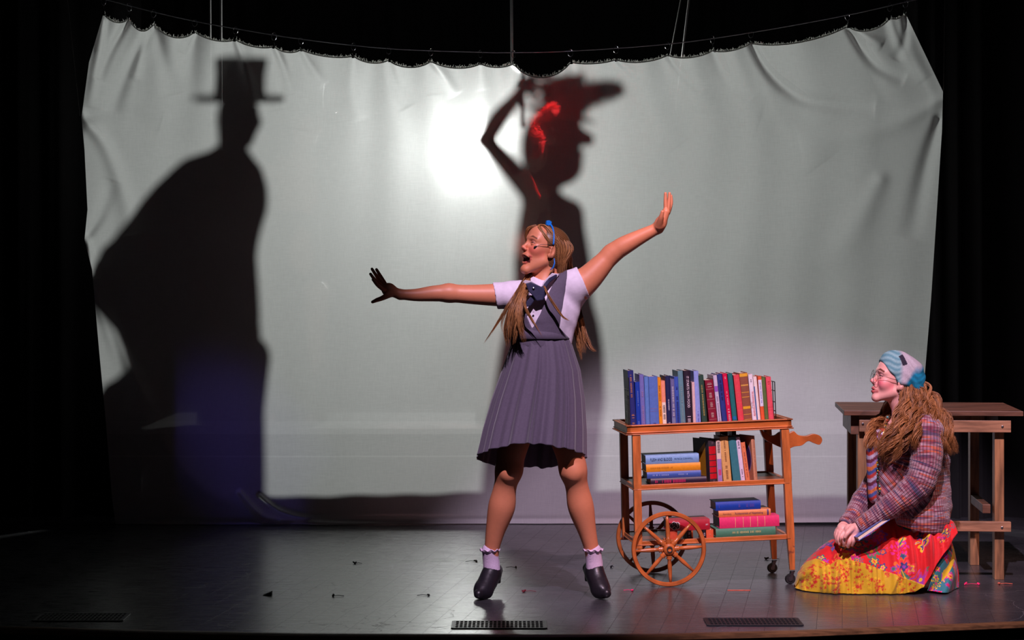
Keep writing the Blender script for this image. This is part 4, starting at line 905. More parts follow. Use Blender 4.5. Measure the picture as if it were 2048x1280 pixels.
x0t, x1t = 31 / fs, 331 / fs
zt_ = TZ - .011; 
MB().box(((x0t + x1t) / 2, .042, HC - (852 - YH) / fs), (x1t - x0t, .038, .054)).build('apron', TE, tb, bevel=.002)
MB().box(((x0t + x1t) / 2, .62, zt_ - .045), (x1t - x0t, .038, .085)).build('apron', TE, tb, bevel=.002)
MB().box((x0t - .018, .35, zt_ - .045), (.036, .59, .088)).build('side_apron', TW, tb, bevel=.002)
MB().box((x1t - .03, .35, zt_ - .035), (.036, .50, .068)).build('side_apron', TW, tb, bevel=.002)
def leg_t(x, y, h, sx=.042, sy=.085, z0=0.0): MB().box((x, y, z0 + (h - z0) / 2), (sx, sy, h - z0)).build('leg', TV, tb, bevel=.002)
hl = HC - (864 - YH) / fs
leg_t(310 / fs, .10, hl + .04, .042, .085); leg_t(288 / fs, .62, zt_ - .03, .042, .085)
leg_t(38 / fs, .10, hl + .04, .042, .085); leg_t(20 / fs + .03, .62, zt_ - .03, .042, .085)
zs = HC - (1052 - YH) / fs
MB().box(((x0t + x1t) / 2, .037, zs), (x1t - x0t, .036, .044)).build('stretcher', TE, tb, bevel=.002)
MB().box((288 / fs, .37, zs + .07), (.036, .5, .04)).build('stretcher', TW, tb, bevel=.002)
for (a, b, yy) in ((314, 852, .0225), (38, 848, .0225), (313, 1053, .018), (38, 1053, .018)): MB().lathe([(.005, 0), (.0055, -.003), (.003, -.0045)], (a / fs, yy, HC - (b - YH) / fs), 'y', 10).build('bolt', GB, tb)
# ------------------------------------------------------------------ heads
def head(c, f, sc=1.0, roll=0.0, mouth=0.0, lz=0.0, lw=1.0, nose=0.0):
    l, f, u = axes(f, roll); c = np.array(c)
    T = lambda x, y, z: c + sc * (x * l + y * f + z * u)
    R = np.stack([l, f, u], 1); E = lambda p, r, k=.015, op='u': el(T(*p), np.array(r) * sc, R, k, op)
    Cn = lambda a, b, ra, rb, k=.012, op='u': rc(T(*a), T(*b), ra * sc, rb * sc, k, op)
    j = -mouth                                                # jaw drop
    pr = [E((0, -.018, .030), (.071, .090, .076)), E((0, .030, .018), (.062, .060, .062), .02), E((0, .034, -.028 + j * .4), (.053, .050, .070 - j * .4), .025)]
    pr += [Cn((s_ * .046, .005, -.052 + j * .4), (s_ * .014, .070 - mouth * .4, -.098 + j), .014, .012, .03) for s_ in (-1, 1)]
    pr += [E((0, .071 - mouth * .4, -.095 + j), (.018, .013, .013), .018), E((0, .058, .050), (.048, .030, .040), .03)]
    pr += [E((s_ * .037, .060, -.030 + mouth * .3), (.021, .020, .022), .022) for s_ in (-1, 1)]
    pr += [Cn((s_ * .012, .086, .022), (s_ * .046, .070, .020), .007, .006, .018) for s_ in (-1, 1)]
    pr += [E((s_ * .031, .096, .000), (.019, .018, .012), .014, 's') for s_ in (-1, 1)]
    pr += [E((s_ * .031, .0745, .001), (.0145, .0125, .0135), .004) for s_ in (-1, 1)]        # lids
    pr += [Cn((0, .084, .012), (0, .101 - nose, -.022), .0062, .0072, .012), E((0, .1045 - nose, -.028), (.0095, .0090, .0080), .008)]
    pr += [E((s_ * .0115, .095, -.033), (.0065, .009, .0065), .006) for s_ in (-1, 1)] + [E((s_ * .006, .101, -.040), (.0032, .0045, .003), .003, 's') for s_ in (-1, 1)]
    pr += [E((0, .080, -.058 + j * .3), (.026, .016, .022), .016)]
    # lips
    up = [(-.023, .076, -.064), (-.010, .0925, -.0585), (0, .0935, -.0605), (.010, .0925, -.0585), (.023, .076, -.064)]
    lo_ = [(-.022, .076 - mouth * .2, -.067 + j * .35), (-.009, .0905 - mouth * .35, -.0725 + j), (.009, .0905 - mouth * .35, -.0725 + j), (.022, .076 - mouth * .2, -.067 + j * .35)]
    up = [(a * lw, b - .004 * (lw - 1) * 5, c_ + lz) for a, b, c_ in up]; lo_ = [(a * lw, b - .004 * (lw - 1) * 5, c_ + lz) for a, b, c_ in lo_]
    for q in (up, lo_): pr += [Cn(q[i], q[i + 1], .0048, .0048, .005) for i in range(len(q) - 1)]
    if mouth > .005: pr += [E((0, .080 - mouth * .2, -.066 + lz + j * .5), (.0205 * lw, .036, .003 + mouth * .52), .004, 's'), E((0, .060, -.078 + lz + j * .9), (.016, .022, .006), .004)]
    else: pr += [E((0, .095, -.0655), (.02, .012, .0012), .003, 's')]
    for s_ in (-1, 1):
        er = rotz(0)
        a = math.radians(18) * s_
        Re = R @ rotz(-a) @ rotx(math.radians(-10))
        pr += [el(T(s_ * .074, -.008, -.008), np.array((.0065, .0175, .0300)) * sc, Re, .004), el(T(s_ * .071, .000, -.030), np.array((.006, .010, .011)) * sc, Re, .006),
               el(T(s_ * .0815, -.003, -.006), np.array((.0055, .0095, .0180)) * sc, Re, .004, 's'), el(T(s_ * .0765, .004, -.012), np.array((.004, .005, .006)) * sc, Re, .003)]
    info = dict(T=T, l=l, f=f, u=u, c=c, sc=sc, R=R, mouth=mouth, up=up, lo=lo_, lz=lz)
    return pr, info
def loc(V, h):
    D = (V - h['c']) / h['sc']; return D @ h['l'], D @ h['f'], D @ h['u']
def seg_d(X, Y, Z, pts):
    best = np.full(X.shape, 9.0)
    for i in range(len(pts) - 1):
        a = np.array(pts[i]); ab = np.array(pts[i + 1]) - a
        t = np.clip(((X - a[0]) * ab[0] + (Y - a[1]) * ab[1] + (Z - a[2]) * ab[2]) / (ab @ ab), 0, 1)
        best = np.minimum(best, np.sqrt((X - a[0] - t * ab[0]) ** 2 + (Y - a[1] - t * ab[1]) ** 2 + (Z - a[2] - t * ab[2]) ** 2))
    return best
def face_col(V, h, base, lip, brow, blush, shadow=None):
    X, Y, Z = loc(V, h); n = len(V); c = np.tile(np.array(base, float), (n, 1)); near = (np.abs(X) < .11) & (Y > -.06) & (Z > -.16) & (Z < .14)
    def mixc(m, col):
        nonlocal c
        m = (np.clip(m, 0, 1) * near)[:, None]; c = c * (1 - m) + np.array(col) * m
    for s_ in (-1, 1):
        mixc(gauss(X - s_ * .042, .024) * gauss(Z + .030, .022) * (Y > .02) * .75, blush)
        bd = seg_d(X, Y, Z, [(s_ * .013, .093, .025), (s_ * .030, .089, .0300), (s_ * .050, .076, .0235)]); mixc((1 - bd / .0062) * 2.2, brow)
        ld = seg_d(X, Y, Z, [(s_ * .0165, .083, .001), (s_ * .025, .0875, .0065), (s_ * .037, .087, .0065), (s_ * .0455, .077, .001)]); mixc((1 - ld / .0030) * 1.5, (.03, .015, .012))
        if shadow is not None: mixc(gauss(X - s_ * .032, .016) * gauss(Z - .010, .007) * (Y > .05) * .7, shadow)
    mixc(gauss(X, .012) * gauss(Z + .030, .012) * (Y > .09) * .35, blush)
    lp = np.minimum(seg_d(X, Y, Z, h['up']), seg_d(X, Y, Z, h['lo'])); mixc((1 - lp / .0088) * 2.8, lip)
    if h['mouth'] > .005:
        mz = -.066 + h['lz'] - h['mouth'] * .5; inside = (np.abs(X) < .033) & (Y < .078 - h['mouth'] * .1) & (Y > .0) & (np.abs(Z - mz) < h['mouth'] * .5 + .004); mixc(inside * 1.0, (.10, .012, .012))
    return c
def eyes(h, parent, iris, look=(0, 0)):
    for s_ in (-1, 1):
        T = h['T']; c = T(s_ * .031, .0735, .001); r = .0120 * h['sc']
        d = h['f'] + look[0] * h['l'] + look[1] * h['u'] + .10 * s_ * h['l']; d /= np.linalg.norm(d)
        V = []; n = 20; m = 14; M = np.stack(axes(d), 1)      # l,f,u columns
        for i in range(m + 1):
            a = math.pi * i / m
            for k in range(n): b = 2 * math.pi * k / n; V.append(c + r * (M @ np.array([math.sin(a) * math.cos(b), math.cos(a), math.sin(a) * math.sin(b)])))
        V = np.array(V); i = (np.arange(m)[:, None] * n + np.arange(n)[None]).ravel(); j = (np.arange(m)[:, None] * n + (np.arange(n)[None] + 1) % n).ravel()
        ang = np.repeat(np.arange(m + 1) * math.pi / m, n); col = np.where((ang < .25)[:, None], (.01, .01, .01), np.where((ang < .52)[:, None], iris, (.72, .68, .66)))
        # lid skin above and below the opening
        link('eye', mesh_np('eye', V, np.stack([i, j, j + n, i + n], 1)), mat('eye_surface', (1, 1, 1), .12, 0.0, 30, attr='Col'), parent, True, True, col=col)
def open_lids(h, k=1.0):
    """cut almond openings in the lids so the eyeballs show"""
    T = h['T']; return [el(T(s_ * .031, .0905, .0015), np.array((.0125, .010, .0050 * k)) * h['sc'], h['R'], .002, 's') for s_ in (-1, 1)]
# ------------------------------------------------------------------ hair
def hair(name, locks, m, parent, seed=1, dark=(.10, .045, .02), light=(.42, .22, .10)):
    """locks: (list of 3-D guide points, spread list, number, strand radius, wave amp, wave length)"""
    r = np.random.default_rng(seed); VV = []; QQ = []; CC = []; base = 0; K = 4
    for pts, spr, n, rad, wa, wl in locks:
        ns = 44 if wa > 0 else 22; g = cr(pts, ns); sp = np.interp(np.linspace(0, 1, ns), np.linspace(0, 1, len(spr)), spr)
        L_ = np.concatenate([[0], np.cumsum(np.linalg.norm(np.diff(g, axis=0), axis=1))])
        tg = np.gradient(g, axis=0); tg /= np.linalg.norm(tg, axis=1)[:, None]
        side = np.cross(tg, [0, 1, 0]); side /= np.linalg.norm(side, axis=1)[:, None] + 1e-9; up_ = np.cross(side, tg)
        for s_i in range(n):
            if s_i % 24 == 0 or wa == 0: a0 = r.uniform(0, 2 * math.pi); q0 = math.sqrt(r.uniform(0, 1)); ph0 = r.uniform(0, 2 * math.pi); tone = r.uniform(-.25, .25); wlk = r.uniform(.85, 1.2)
            a, q, ph = a0, q0, ph0 + r.normal(0, .12)
            off = (sp * q)[:, None] * (math.cos(a) * side + math.sin(a) * up_)
            if wa: off = off + np.minimum(sp, .0055)[:, None] * (r.normal(0, .5) * side + r.normal(0, .5) * up_)
            end = r.uniform(.62, 1.0) if wa < .005 else r.uniform(.82, 1.0); t = np.linspace(0, end, ns); tt = np.linspace(0, 1, ns)
            cpt = np.stack([np.interp(t, tt, g[:, k] + off[:, k]) for k in range(3)], 1)
            if wa: 
                w_ = wa * np.clip(tt * 4, 0, 1) * r.uniform(.9, 1.1); wl_ = wl * wlk; cpt += (w_ * np.sin(2 * math.pi * L_ / wl_ + ph))[:, None] * side + (w_ * .8 * np.cos(2 * math.pi * L_ / wl_ + ph))[:, None] * up_
            cpt += np.cumsum(r.normal(0, .0003, (ns, 3)), axis=0)
            rr = rad * r.uniform(.6, 1.2) * np.clip((1 - tt) * 5, .12, 1) * np.clip(tt * 8 + .4, 0, 1)
            for k in range(K): b = 2 * math.pi * k / K + a; VV.append(cpt + rr[:, None] * (math.cos(b) * side + .7 * math.sin(b) * up_))
            i = np.arange(ns - 1)
            for k in range(K): k2 = (k + 1) % K; QQ.append(np.stack([base + k * ns + i, base + k2 * ns + i, base + k2 * ns + i + 1, base + k * ns + i + 1], 1))
            base += K * ns
            c = np.array(dark) + (np.array(light) - np.array(dark)) * np.clip(r.beta(2, 2) + tone, 0, 1); CC.append(np.tile(c, (K * ns, 1)))
    return link(name, mesh_np(name, np.concatenate(VV), np.concatenate(QQ)), m, parent, True, True, col=np.concatenate(CC))
HM = mat('hair_fibre', (1, 1, 1), .42, .1, 80, spec=.4, attr='Col')
SK = mat('skin', (1, 1, 1), .48, .03, 60, .05, attr='Col', sss=.0, bscale=500)
def fold_noise(V, N_, amp): return V

# ------------------------------------------------------------------ the singing girl
g = lambda px, py, dy=0.0: P(px, py, 10 + dy)
r_ = lambda px: px / 470.0
girl = root('person', (r_(1075 - 1024), 10.0, 0), 'singing girl in a grey pinafore dress with arms flung wide at centre stage', 'person')
hp_, gh = head(g(1089, 499, 0.0), (-.86, -.42, .35), sc=.935, mouth=.023, lz=.005, lw=1.42)
hp_ += open_lids(gh, .45)
pr = [el(g(1078, 765), (r_(60), r_(46), r_(55)), k=.04), el(g(1080, 690), (r_(50), r_(38), r_(50)), k=.05), el(g(1084, 628, -.01), (r_(58), r_(42), r_(62)), k=.05), rc(g(1022, 588), g(1150, 566), r_(22), r_(24), .04)]
pr += [rc(g(1086, 575, .01), g(1094, 520, .01), r_(25), r_(24), .03), rc(g(1080, 575, -.03), g(1110, 520, .0), r_(8), r_(8), .02)]
pr += chain([g(1012, 590), g(945, 589, -.01), g(898, 586, -.02)], [r_(24), r_(19.5), r_(17.5)], .02) + chain([g(898, 586, -.02), g(868, 587, -.03), g(832, 590, -.04), g(802, 589, -.05)], [r_(17.5), r_(16), r_(12.5), r_(10)], .02)
pr += chain([g(1156, 575), g(1182, 552), g(1223, 508)], [r_(30), r_(26), r_(18)], .02) + chain([g(1223, 508), g(1245, 493, -.01), g(1280, 474, -.02), g(1316, 456, -.03)], [r_(18.5), r_(19), r_(15), r_(11)], .02)
# her right hand (our left): palm forward, fingers spread up and away
pr += [rc(g(800, 589, -.05), g(778, 580, -.06), r_(10), r_(11), .01), el(g(777, 579, -.06), (r_(14), r_(8), r_(13)), rotz(0), .012)]
for (b, m_, t_, dy) in (((771, 573), (756, 556), (744, 538), 0), ((768, 576), (752, 562), (741, 548), -.03), ((772, 571), (762, 554), (753, 539), .035), ((768, 580), (755, 570), (746, 559), -.055)):
    pr += chain([g(*b, -.06 + dy * .5), g(*m_, -.06 + dy), g(*t_, -.06 + dy * 1.2)], [r_(4.4), r_(3.7), r_(2.9)], .006)
pr += chain([g(780, 588, -.07), g(765, 596, -.09), g(754, 600, -.10), g(745, 604, -.11)], [r_(7), r_(5), r_(4.2), r_(3)], .008)
# her left hand (our right): bent up at the wrist, seen edge on
pr += [rc(g(1316, 456, -.03), g(1322, 445, -.03), r_(11), r_(12), .012), rc(g(1321, 448, -.045), g(1332, 424, -.05), r_(11), r_(8), .012), rc(g(1321, 448, -.015), g(1332, 424, .005), r_(10), r_(8), .012)]
for (b, m_, t_, dy) in (((1332, 424), (1331, 404), (1331, 387), -.05), ((1335, 422), (1338, 402), (1339, 387), -.027), ((1336, 424), (1342, 407), (1342, 392), -.005), ((1336, 426), (1341, 412), (1341, 400), .018)):
    pr += chain([g(*b, dy), g(*m_, dy), g(*t_, dy)], [r_(4.6), r_(3.9), r_(3.0)], .006)
pr += chain([g(1318, 452, -.055), g(1322, 436, -.085), g(1325, 424, -.095)], [r_(8), r_(5), r_(3.6)], .008)
# legs
pr += chain([g(1050, 800, 0), g(1026, 890, -.04), g(1018, 940, -.045)], [r_(42), r_(31), r_(25)], .03) + chain([g(1018, 940, -.045), g(1010, 975, -.02), g(1003, 1015, 0), g(990, 1065, .02), g(982, 1108, .04)], [r_(25), r_(23), r_(27), r_(19), r_(13.5)], .03)
pr += chain([g(1110, 800, 0), g(1136, 890, -.04), g(1146, 940, -.045)], [r_(42), r_(31), r_(25)], .03) + chain([g(1146, 940, -.045), g(1154, 975, -.02), g(1162, 1015, 0), g(1175, 1065, .02), g(1186, 1108, .04)], [r_(25), r_(23), r_(26), r_(18), r_(13.5)], .03)
pr += [el(g(1017, 945, -.085), (r_(13), r_(9), r_(15)), k=.02), el(g(1147, 945, -.085), (r_(13), r_(9), r_(15)), k=.02)]
pr += chain([g(982, 1108, .04), g(984, 1140, .05), g(966, 1184, -.02)], [r_(13), r_(13), r_(11)], .02) + chain([g(1186, 1108, .04), g(1187, 1140, .05), g(1200, 1184, -.02)], [r_(13), r_(13), r_(11)], .02)
pr += hp_
hb = (gh['c'] - .15, gh['c'] + .15)
def girl_col(V):
    skin = lin((216, 136, 98)); c = face_col(V, gh, skin, lin((190, 80, 72)), lin((110, 66, 44)), lin((224, 104, 88)), lin((150, 90, 80)))
    px = 1024 + V[:, 0] / V[:, 1] * F; nail = (px < 746); return c
body_mesh('body', pr, .0042, SK, girl, fine=[(hb[0], hb[1], .0017), (g(735, 615, .06), g(812, 528, -.16) + np.array([0, .0, 0]), .002) if False else (np.array([g(735, 615)[0], 9.82, g(735, 615)[2]]), np.array([g(812, 528)[0], 10.05, g(812, 528)[2]]), .002), (np.array([g(1300, 475)[0], 9.84, g(1300, 475)[2]]), np.array([g(1352, 378)[0], 10.07, g(1352, 378)[2]]), .002)], colfn=girl_col)
eyes(gh, girl, lin((70, 60, 50)), look=(0, .1))
T = gh['T']
mb = MB(); tp = [T(-.024 + .048 * k / 12, .0835 - .020 * ((k - 6) / 6) ** 2, -.0635) for k in range(13)]
for a, b in zip(tp[:-1], tp[1:]): mb.tube([a + (b - a) * .05, b - (b - a) * .05], .0036, 6, flat=.7)
mb.build('teeth', mat('teeth_white', (0.75, 0.68, 0.6), .25, .05), girl, True, smooth=True)
# shirt
SH = mat('white_shirt_cotton', lin((226, 214, 226)), .8, .06, 50, .25, bscale=25, bdist=.006)
sp = [el(g(1082, 690), (r_(54), r_(43), r_(55)), k=.05), el(g(1085, 628, -.01), (r_(62), r_(47), r_(64)), k=.05), rc(g(1022, 589), g(1150, 567), r_(25.5), r_(28), .04), rc(g(1086, 590, .01), g(1090, 558, .01), r_(30), r_(27), .03)]
sp += [rc(g(1018, 591), g(978, 592, -.003), r_(27), r_(26.5), .02), rc(g(1150, 574), g(1180, 557), r_(33), r_(34), .02)]
sp += [rc(g(1142, 598, .01), g(1126, 680, .0), r_(25), r_(17), .03), rc(g(1100, 560, .03), g(1125, 620, .06), r_(20), r_(20), .03)]
sp += [cutoff(g(990, 591), (-1, 0, -.18), .09), cutoff(g(1168, 566), (.80, 0, .35), .11), rc(g(997, 591.5, -.003), g(960, 590, -.006), r_(21.5), r_(22), .003, 's'), rc(g(1164, 569), g(1200, 537), r_(27), r_(27), .003, 's'), rc(g(1090, 553, .0), g(1094, 530, .0), r_(26), r_(27), .006, 's')]
def crumple(amp, f1=55., f2=80.):
    def post(D, X, Y, Z): return D + amp * np.sin(f1 * X + 30 * Z + 2 * np.sin(21 * Z)) * np.sin(f2 * Z * .5 + 25 * X + 15 * Y)
    return post
sp += [plane(g(1080, 700), (0, 0, -1))]
body_mesh('shirt', sp, .004, SH, girl, post=crumple(.0016))
mb = MB()      # collar wings
for pts in ([(1104, 546), (1119, 548), (1108, 556), (1088, 572), (1082, 574), (1088, 562)], [(1050, 560), (1064, 562), (1076, 570), (1070, 571), (1052, 568), (1043, 566)]):
    mb.prism([(a, b) for a, b in pts], -.115, -.105, fn=lambda x, y, z: g(x, z, y + (abs(x - 1078) - 10) * .0018))
mb.build('collar', SH, girl, True, bevel=.002)
mb = MB()
for b in (598, 618, 640): mb.lathe([(.0045, 0), (.0045, -.002), (.003, -.003)], g(1066 + (b - 598) * .05, b + 5, -.122), 'y', 12)
mb.build('shirt_buttons', mat('pearl_button', (0.6, 0.55, 0.6), .3, .05), girl, True)
# pinafore bodice
PN = mat('grey_violet_pinafore', lin((85, 75, 92)), .78, .08, 120, .12, sheen=.25, bscale=400, bdist=.0008)
bs_ = [el(g(1082, 690), (r_(58), r_(47), r_(58)), k=.05), el(g(1085, 628, -.01), (r_(66), r_(51), r_(66)), k=.05), rc(g(1022, 589), g(1150, 567), r_(27.5), r_(30.5), .04), rc(g(1076, 680, -.03), g(1076, 640, -.05), r_(44), r_(30), .03)]
def pw(pts, d=9.89): return [(P(a, b, d)[0], P(a, b, d)[2]) for a, b in pts]
right_strap = [(1120, 547), (1136, 538), (1132, 580), (1124, 620), (1119, 655), (1134, 672), (1142, 700), (1020, 700), (1016, 668), (1022, 655), (1032, 615), (1042, 584), (1049, 584), (1053, 608), (1054, 634), (1065, 658), (1080, 628), (1098, 585), (1110, 560)]
bs_ += [poly_xz(pw(right_strap))]
body_mesh('pinafore_bodice', bs_, .0035, PN, girl, post=crumple(.0010, 40, 60))
# waistband and pleated skirt
rows = [(655, 1019, 1121), (663, 1019, 1130), (676, 1019, 1138)]
def skirt(rows, dyc=0.0, amp=0.0, n=48):
    pass
nphi, nv = 720, 90
phi = np.linspace(0, 2 * math.pi, nphi, endpoint=False)[None, :]; v = np.linspace(0, 1, nv)[:, None]
ys = [672, 690, 740, 800, 860, 915]; xl = [1019, 1022, 1004, 983, 966, 954]; xr = [1137, 1144, 1160, 1168, 1171, 1171]
yv = 672 + (915 - 672) * v; XL = np.interp(yv, ys, xl); XR = np.interp(yv, ys, xr); cxp = (XL + XR) / 2; hw = (XR - XL) / 2
def tri(x): return 2 * np.abs(2 * (x - np.floor(x + .5))) - 1
def skirt_pt(inset=0.0):
    npl = 13
    pl = np.tanh(2.2 * np.sin(npl * phi + .8 * np.sin(2 * phi) + .25 * v)) * .6 + .4 * np.sin(npl * 2 * phi + 1.0)
    vv = np.clip(v, 0, 1); A = (.003 + .010 * vv ** 1.2) 
    rad = 1 + 0 * phi
    x = (cxp - 1024) / 470 + (hw / 470 - inset) * np.cos(phi) ; y0 = (.098 + .13 * vv ** .8 - inset) * np.sin(phi)
    nx, ny = np.cos(phi), np.sin(phi)
    x = x + nx * A * pl * .6; y = 10 + y0 + ny * A * pl - .01
    # deep inverted fold at the front
    fr = np.exp(-((phi - 4.66) / .045) ** 2) * vv; y = y + .035 * fr
    fr2 = np.exp(-((phi - 5.35) / .05) ** 2) * vv; y = y + .025 * fr2
    frontness = -np.sin(phi)
    zc = HC - (yv - YH) / 470.0
    z = zc + .062 * frontness * vv ** 2 + .005 * vv ** 3 * pl * np.abs(frontness) + .015 * vv * np.exp(-((phi - 4.6) / .6) ** 2)
    return np.stack(np.broadcast_arrays(x, y, z), -1).reshape(-1, 3)
i = (np.arange(nv - 1)[:, None] * nphi + np.arange(nphi)[None]).ravel(); j = (np.arange(nv - 1)[:, None] * nphi + (np.arange(nphi)[None] + 1) % nphi).ravel()
Q = np.stack([i, j, j + nphi, i + nphi], 1); Vo, Vi = skirt_pt(), skirt_pt(.003); nV = len(Vo)
hemi = (nv - 1) * nphi + np.arange(nphi); hemj = (nv - 1) * nphi + (np.arange(nphi) + 1) % nphi
link('pleated_skirt', mesh_np('pleated_skirt', np.concatenate([Vo, Vi]), [Q, Q[:, ::-1] + nV, np.stack([hemi, hemj, hemj + nV, hemi + nV], 1)]), PN, girl, True, True)
rows = [(655, 1019, 1118), (656, 1015, 1122), (665, 1014, 1134), (677, 1015, 1141), (679, 1019, 1137)]
V, Fq = ringloft([(a, b, c) for a, b, c in rows], 60, lambda px, py, dy: g(px, py, dy / KS / 470 - .010), .90)
link('waistband', mesh_np('waistband', V, Fq), PN, girl, True, True)
# neck scarf
NV = mat('navy_neck_scarf', lin((38, 38, 68)), .6, .1, 60, .3, bscale=50, bdist=.003)
mb = MB()
for pts, y0, y1 in (([(1051, 567), (1062, 564), (1071, 568), (1090, 577), (1093, 589), (1086, 600), (1073, 602), (1066, 592), (1057, 583)], -.152, -.132), ([(1066, 588), (1058, 597), (1049, 607), (1050, 612), (1056, 614), (1062, 611), (1072, 597)], -.138, -.128), ([(1080, 576), (1098, 556), (1113, 548), (1115, 553), (1099, 566), (1087, 582)], -.124, -.114)):
    mb.prism(pts, y0, y1, fn=lambda x, y, z: g(x, z, y + max(x - 1090, 0) * .0022))
mb.build('neck_scarf', NV, girl, True, bevel=.004)
MB().lathe([(.005, 0), (.005, -.003), (.002, -.004)], g(1067, 577, -.1525), 'y', 14).build('badge', mat('silver_badge', (0.7, 0.7, 0.72), .2, .05, metal=1), girl, True)
# socks and shoes
SO = mat('lilac_white_sock', lin((214, 190, 214)), .9, .08, 200, .4, bscale=300, bdist=.001); SHO = mat('black_leather_shoe', (0.014, 0.012, 0.016), .38, .15, 30, .35, bscale=45, bdist=.004)
for (a, at, an, cf) in (((980, 1101, .035), (982, 1120, .045), (984, 1145, .05), 0), ((1186, 1101, .035), (1188, 1120, .045), (1190, 1145, .05), 1)):
    pr2 = chain([g(*a), g(*at), g(*an)], [r_(16), r_(16.5), r_(17)], .02)
    post = lambda D, X, Y, Z: D + .0008 * np.sin(X * 1100)
    V, Q = sdf_mesh(pr2, .003, post=post); so = link('sock', mesh_np('sock', V, Q), SO, girl, True, True)
    mb = MB(); c = g(*a)
    for k in range(3):
        mb.tube([c + np.array([(.036 + .003 * k) * math.cos(q), (.036 + .003 * k) * math.sin(q), .004 * math.sin(9 * q + k) + .002 * k]) for q in np.linspace(0, 2 * math.pi, 60)], .0022, 5, cap=False)
    mb.build('sock_frill', SO, so, True, smooth=True)
for sgn, X0 in ((0, 981), (1, 1188)):
    if sgn == 0: an, he, ba, to = (984, 1136, .05), (992, 1140, .10), (967, 1180, -.015), (957, 1188, -.065)
    else: an, he, ba, to = (1189, 1134, .05), (1179, 1136, .10), (1201, 1178, -.01), (1213, 1187, -.055)
    sh = [rc(g(*an), g(*ba), r_(17), r_(16), .02), rc(g(*he), g(*ba), r_(13), r_(14), .03), rc(g(*ba), g(*to), r_(16), r_(9), .02), rc(g(an[0], an[1] + 14, .06), g(*ba), r_(17), r_(15), .02), rc(g(*he), g(he[0], he[1] + 12, .105), r_(12), r_(9), .01), plane((0, 0, .002), (0, 0, -1), .004), rc(g(an[0] + .5 * (1 - 2 * sgn), an[1] - 2, .045), g(an[0], an[1] - 30, .04), r_(16), r_(18), .004, 's')]
    V, Q = sdf_mesh(sh, .003, post=crumple(.0010, 60, 120)); so = link('shoe', mesh_np('shoe', V, Q), SHO, girl, True, True)
    MB().lathe([(r_(10), 0), (r_(9.5), -.022), (r_(9), -.024)], g(he[0], he[1] + 15, .105), 'z', 20).build('heel', SHO, so, True, bevel=.001)
# hair
cap = [el(T(0, -.020, .032), np.array((.077, .094, .080)) * .98, gh['R'], .01), el(T(0, -.035, -.01), np.array((.068, .072, .085)) * .98, gh['R'], .02), el(T(0, .080, -.008), np.array((.085, .075, .086)), gh['R'], .008, 's'), el(T(0, .118, .055), np.array((.07, .06, .045)), gh['R'], .01, 's')]
cap += [el(T(s_ * .085, .004, -.022), np.array((.028, .026, .040)), gh['R'], .006, 's') for s_ in (-1, 1)]
cv, cq = sdf_mesh(cap, .003); rr = np.random.default_rng(4)
lx3, ly3, lz3 = loc(cv, gh); an = np.arctan2(lx3, lz3 - .0 + 1e-6)
stre = .45 + .5 * np.sin(an * 60 + 8 * np.sin(ly3 * 30)) * .7 + rr.normal(0, .1, len(cv)); ccol = np.array([.08, .03, .010]) + np.clip(stre, 0, 1)[:, None] * (np.array([.22, .095, .032]) - np.array([.08, .03, .010]))
cap_o = link('hair', mesh_np('hair', cv, cq), HM, girl, True, True, col=ccol)
lk = []
def HT(x, y, z): return T(x, y, z)
# over the skull from the parting to the back
for s_ in (1, -1):
    for q in range(7):
        y = .050 - q * .018
        lk.append(([HT(s_ * .004, y + .010, .105 - abs(q - 2) * .004), HT(s_ * .045, y - .006, .088 - q * .003), HT(s_ * .077, min(y - .034, -.022), .035), HT(s_ * .072, y * .3 - .064, -.03), HT(s_ * .055, -.085 - q * .003, -.10)], [.003, .007, .009, .010, .012], 66, .0011, 0, 1))
# near-side curtain of hair behind the ear down the back and right side
bk = [(1128, 520, .05), (1135, 560, .10), (1146, 620, .12), (1158, 665, .10), (1166, 708, .08)]
lk.append(([HT(.06, -.05, .0)] + [g(*p) for p in bk], [.02, .022, .03, .032, .03, .014], 330, .0011, .003, .25))
lk.append(([HT(.05, -.07, .02), g(1140, 520, .06), g(1140, 580, .12), g(1158, 640, .12), g(1180, 690, .08), g(1193, 702, .06)], [.01, .012, .015, .012, .010, .004], 79, .0011, .003, .2))
lk.append(([HT(.05, -.06, -.02), g(1120, 545, .08), g(1140, 610, .12), g(1152, 670, .1), g(1164, 722, .08)], [.015, .02, .02, .016, .005], 132, .0011, .003, .2))
lk.append(([HT(.072, -.03, -.03), g(1106, 530, -.03), g(1102, 545, -.04), g(1094, 560, -.07)], [.004, .005, .004, .002], 30, .0011, 0, 1))
# far-side hair falling over the front of the shoulder
lk.append(([HT(-.06, -.03, -.04), g(1062, 548, .03), g(1050, 572, -.08), g(1036, 610, -.165), g(1028, 650, -.18), g(1022, 690, -.17)], [.010, .009, .013, .024, .028, .012], 242, .0011, .003, .22))
lk.append(([HT(-.06, -.03, -.06), g(1060, 552, .02), g(1052, 578, -.12), g(1040, 620, -.18), g(1044, 660, -.19), g(1050, 686, -.18)], [.010, .012, .014, .012, .006], 132, .0011, .003, .2))
lk.append(([HT(-.06, -.03, -.05), g(1052, 556, .01), g(1036, 582, -.12), g(1020, 620, -.16), g(1010, 660, -.15), g(1015, 694, -.15)], [.008, .012, .012, .009, .003], 110, .0011, .002, .2))
lk.append(([g(1056, 558, -.02), g(1050, 590, -.16), g(1050, 612, -.18), g(1064, 640, -.18), g(1086, 676, -.17)], [.006, .006, .005, .004, .002], 35, .0011, 0, 1))
lk.append(([g(1088, 572, -.13), g(1096, 590, -.17), g(1112, 615, -.16), g(1126, 634, -.15), g(1140, 642, -.14)], [.003, .005, .005, .004, .001], 35, .0011, 0, 1))
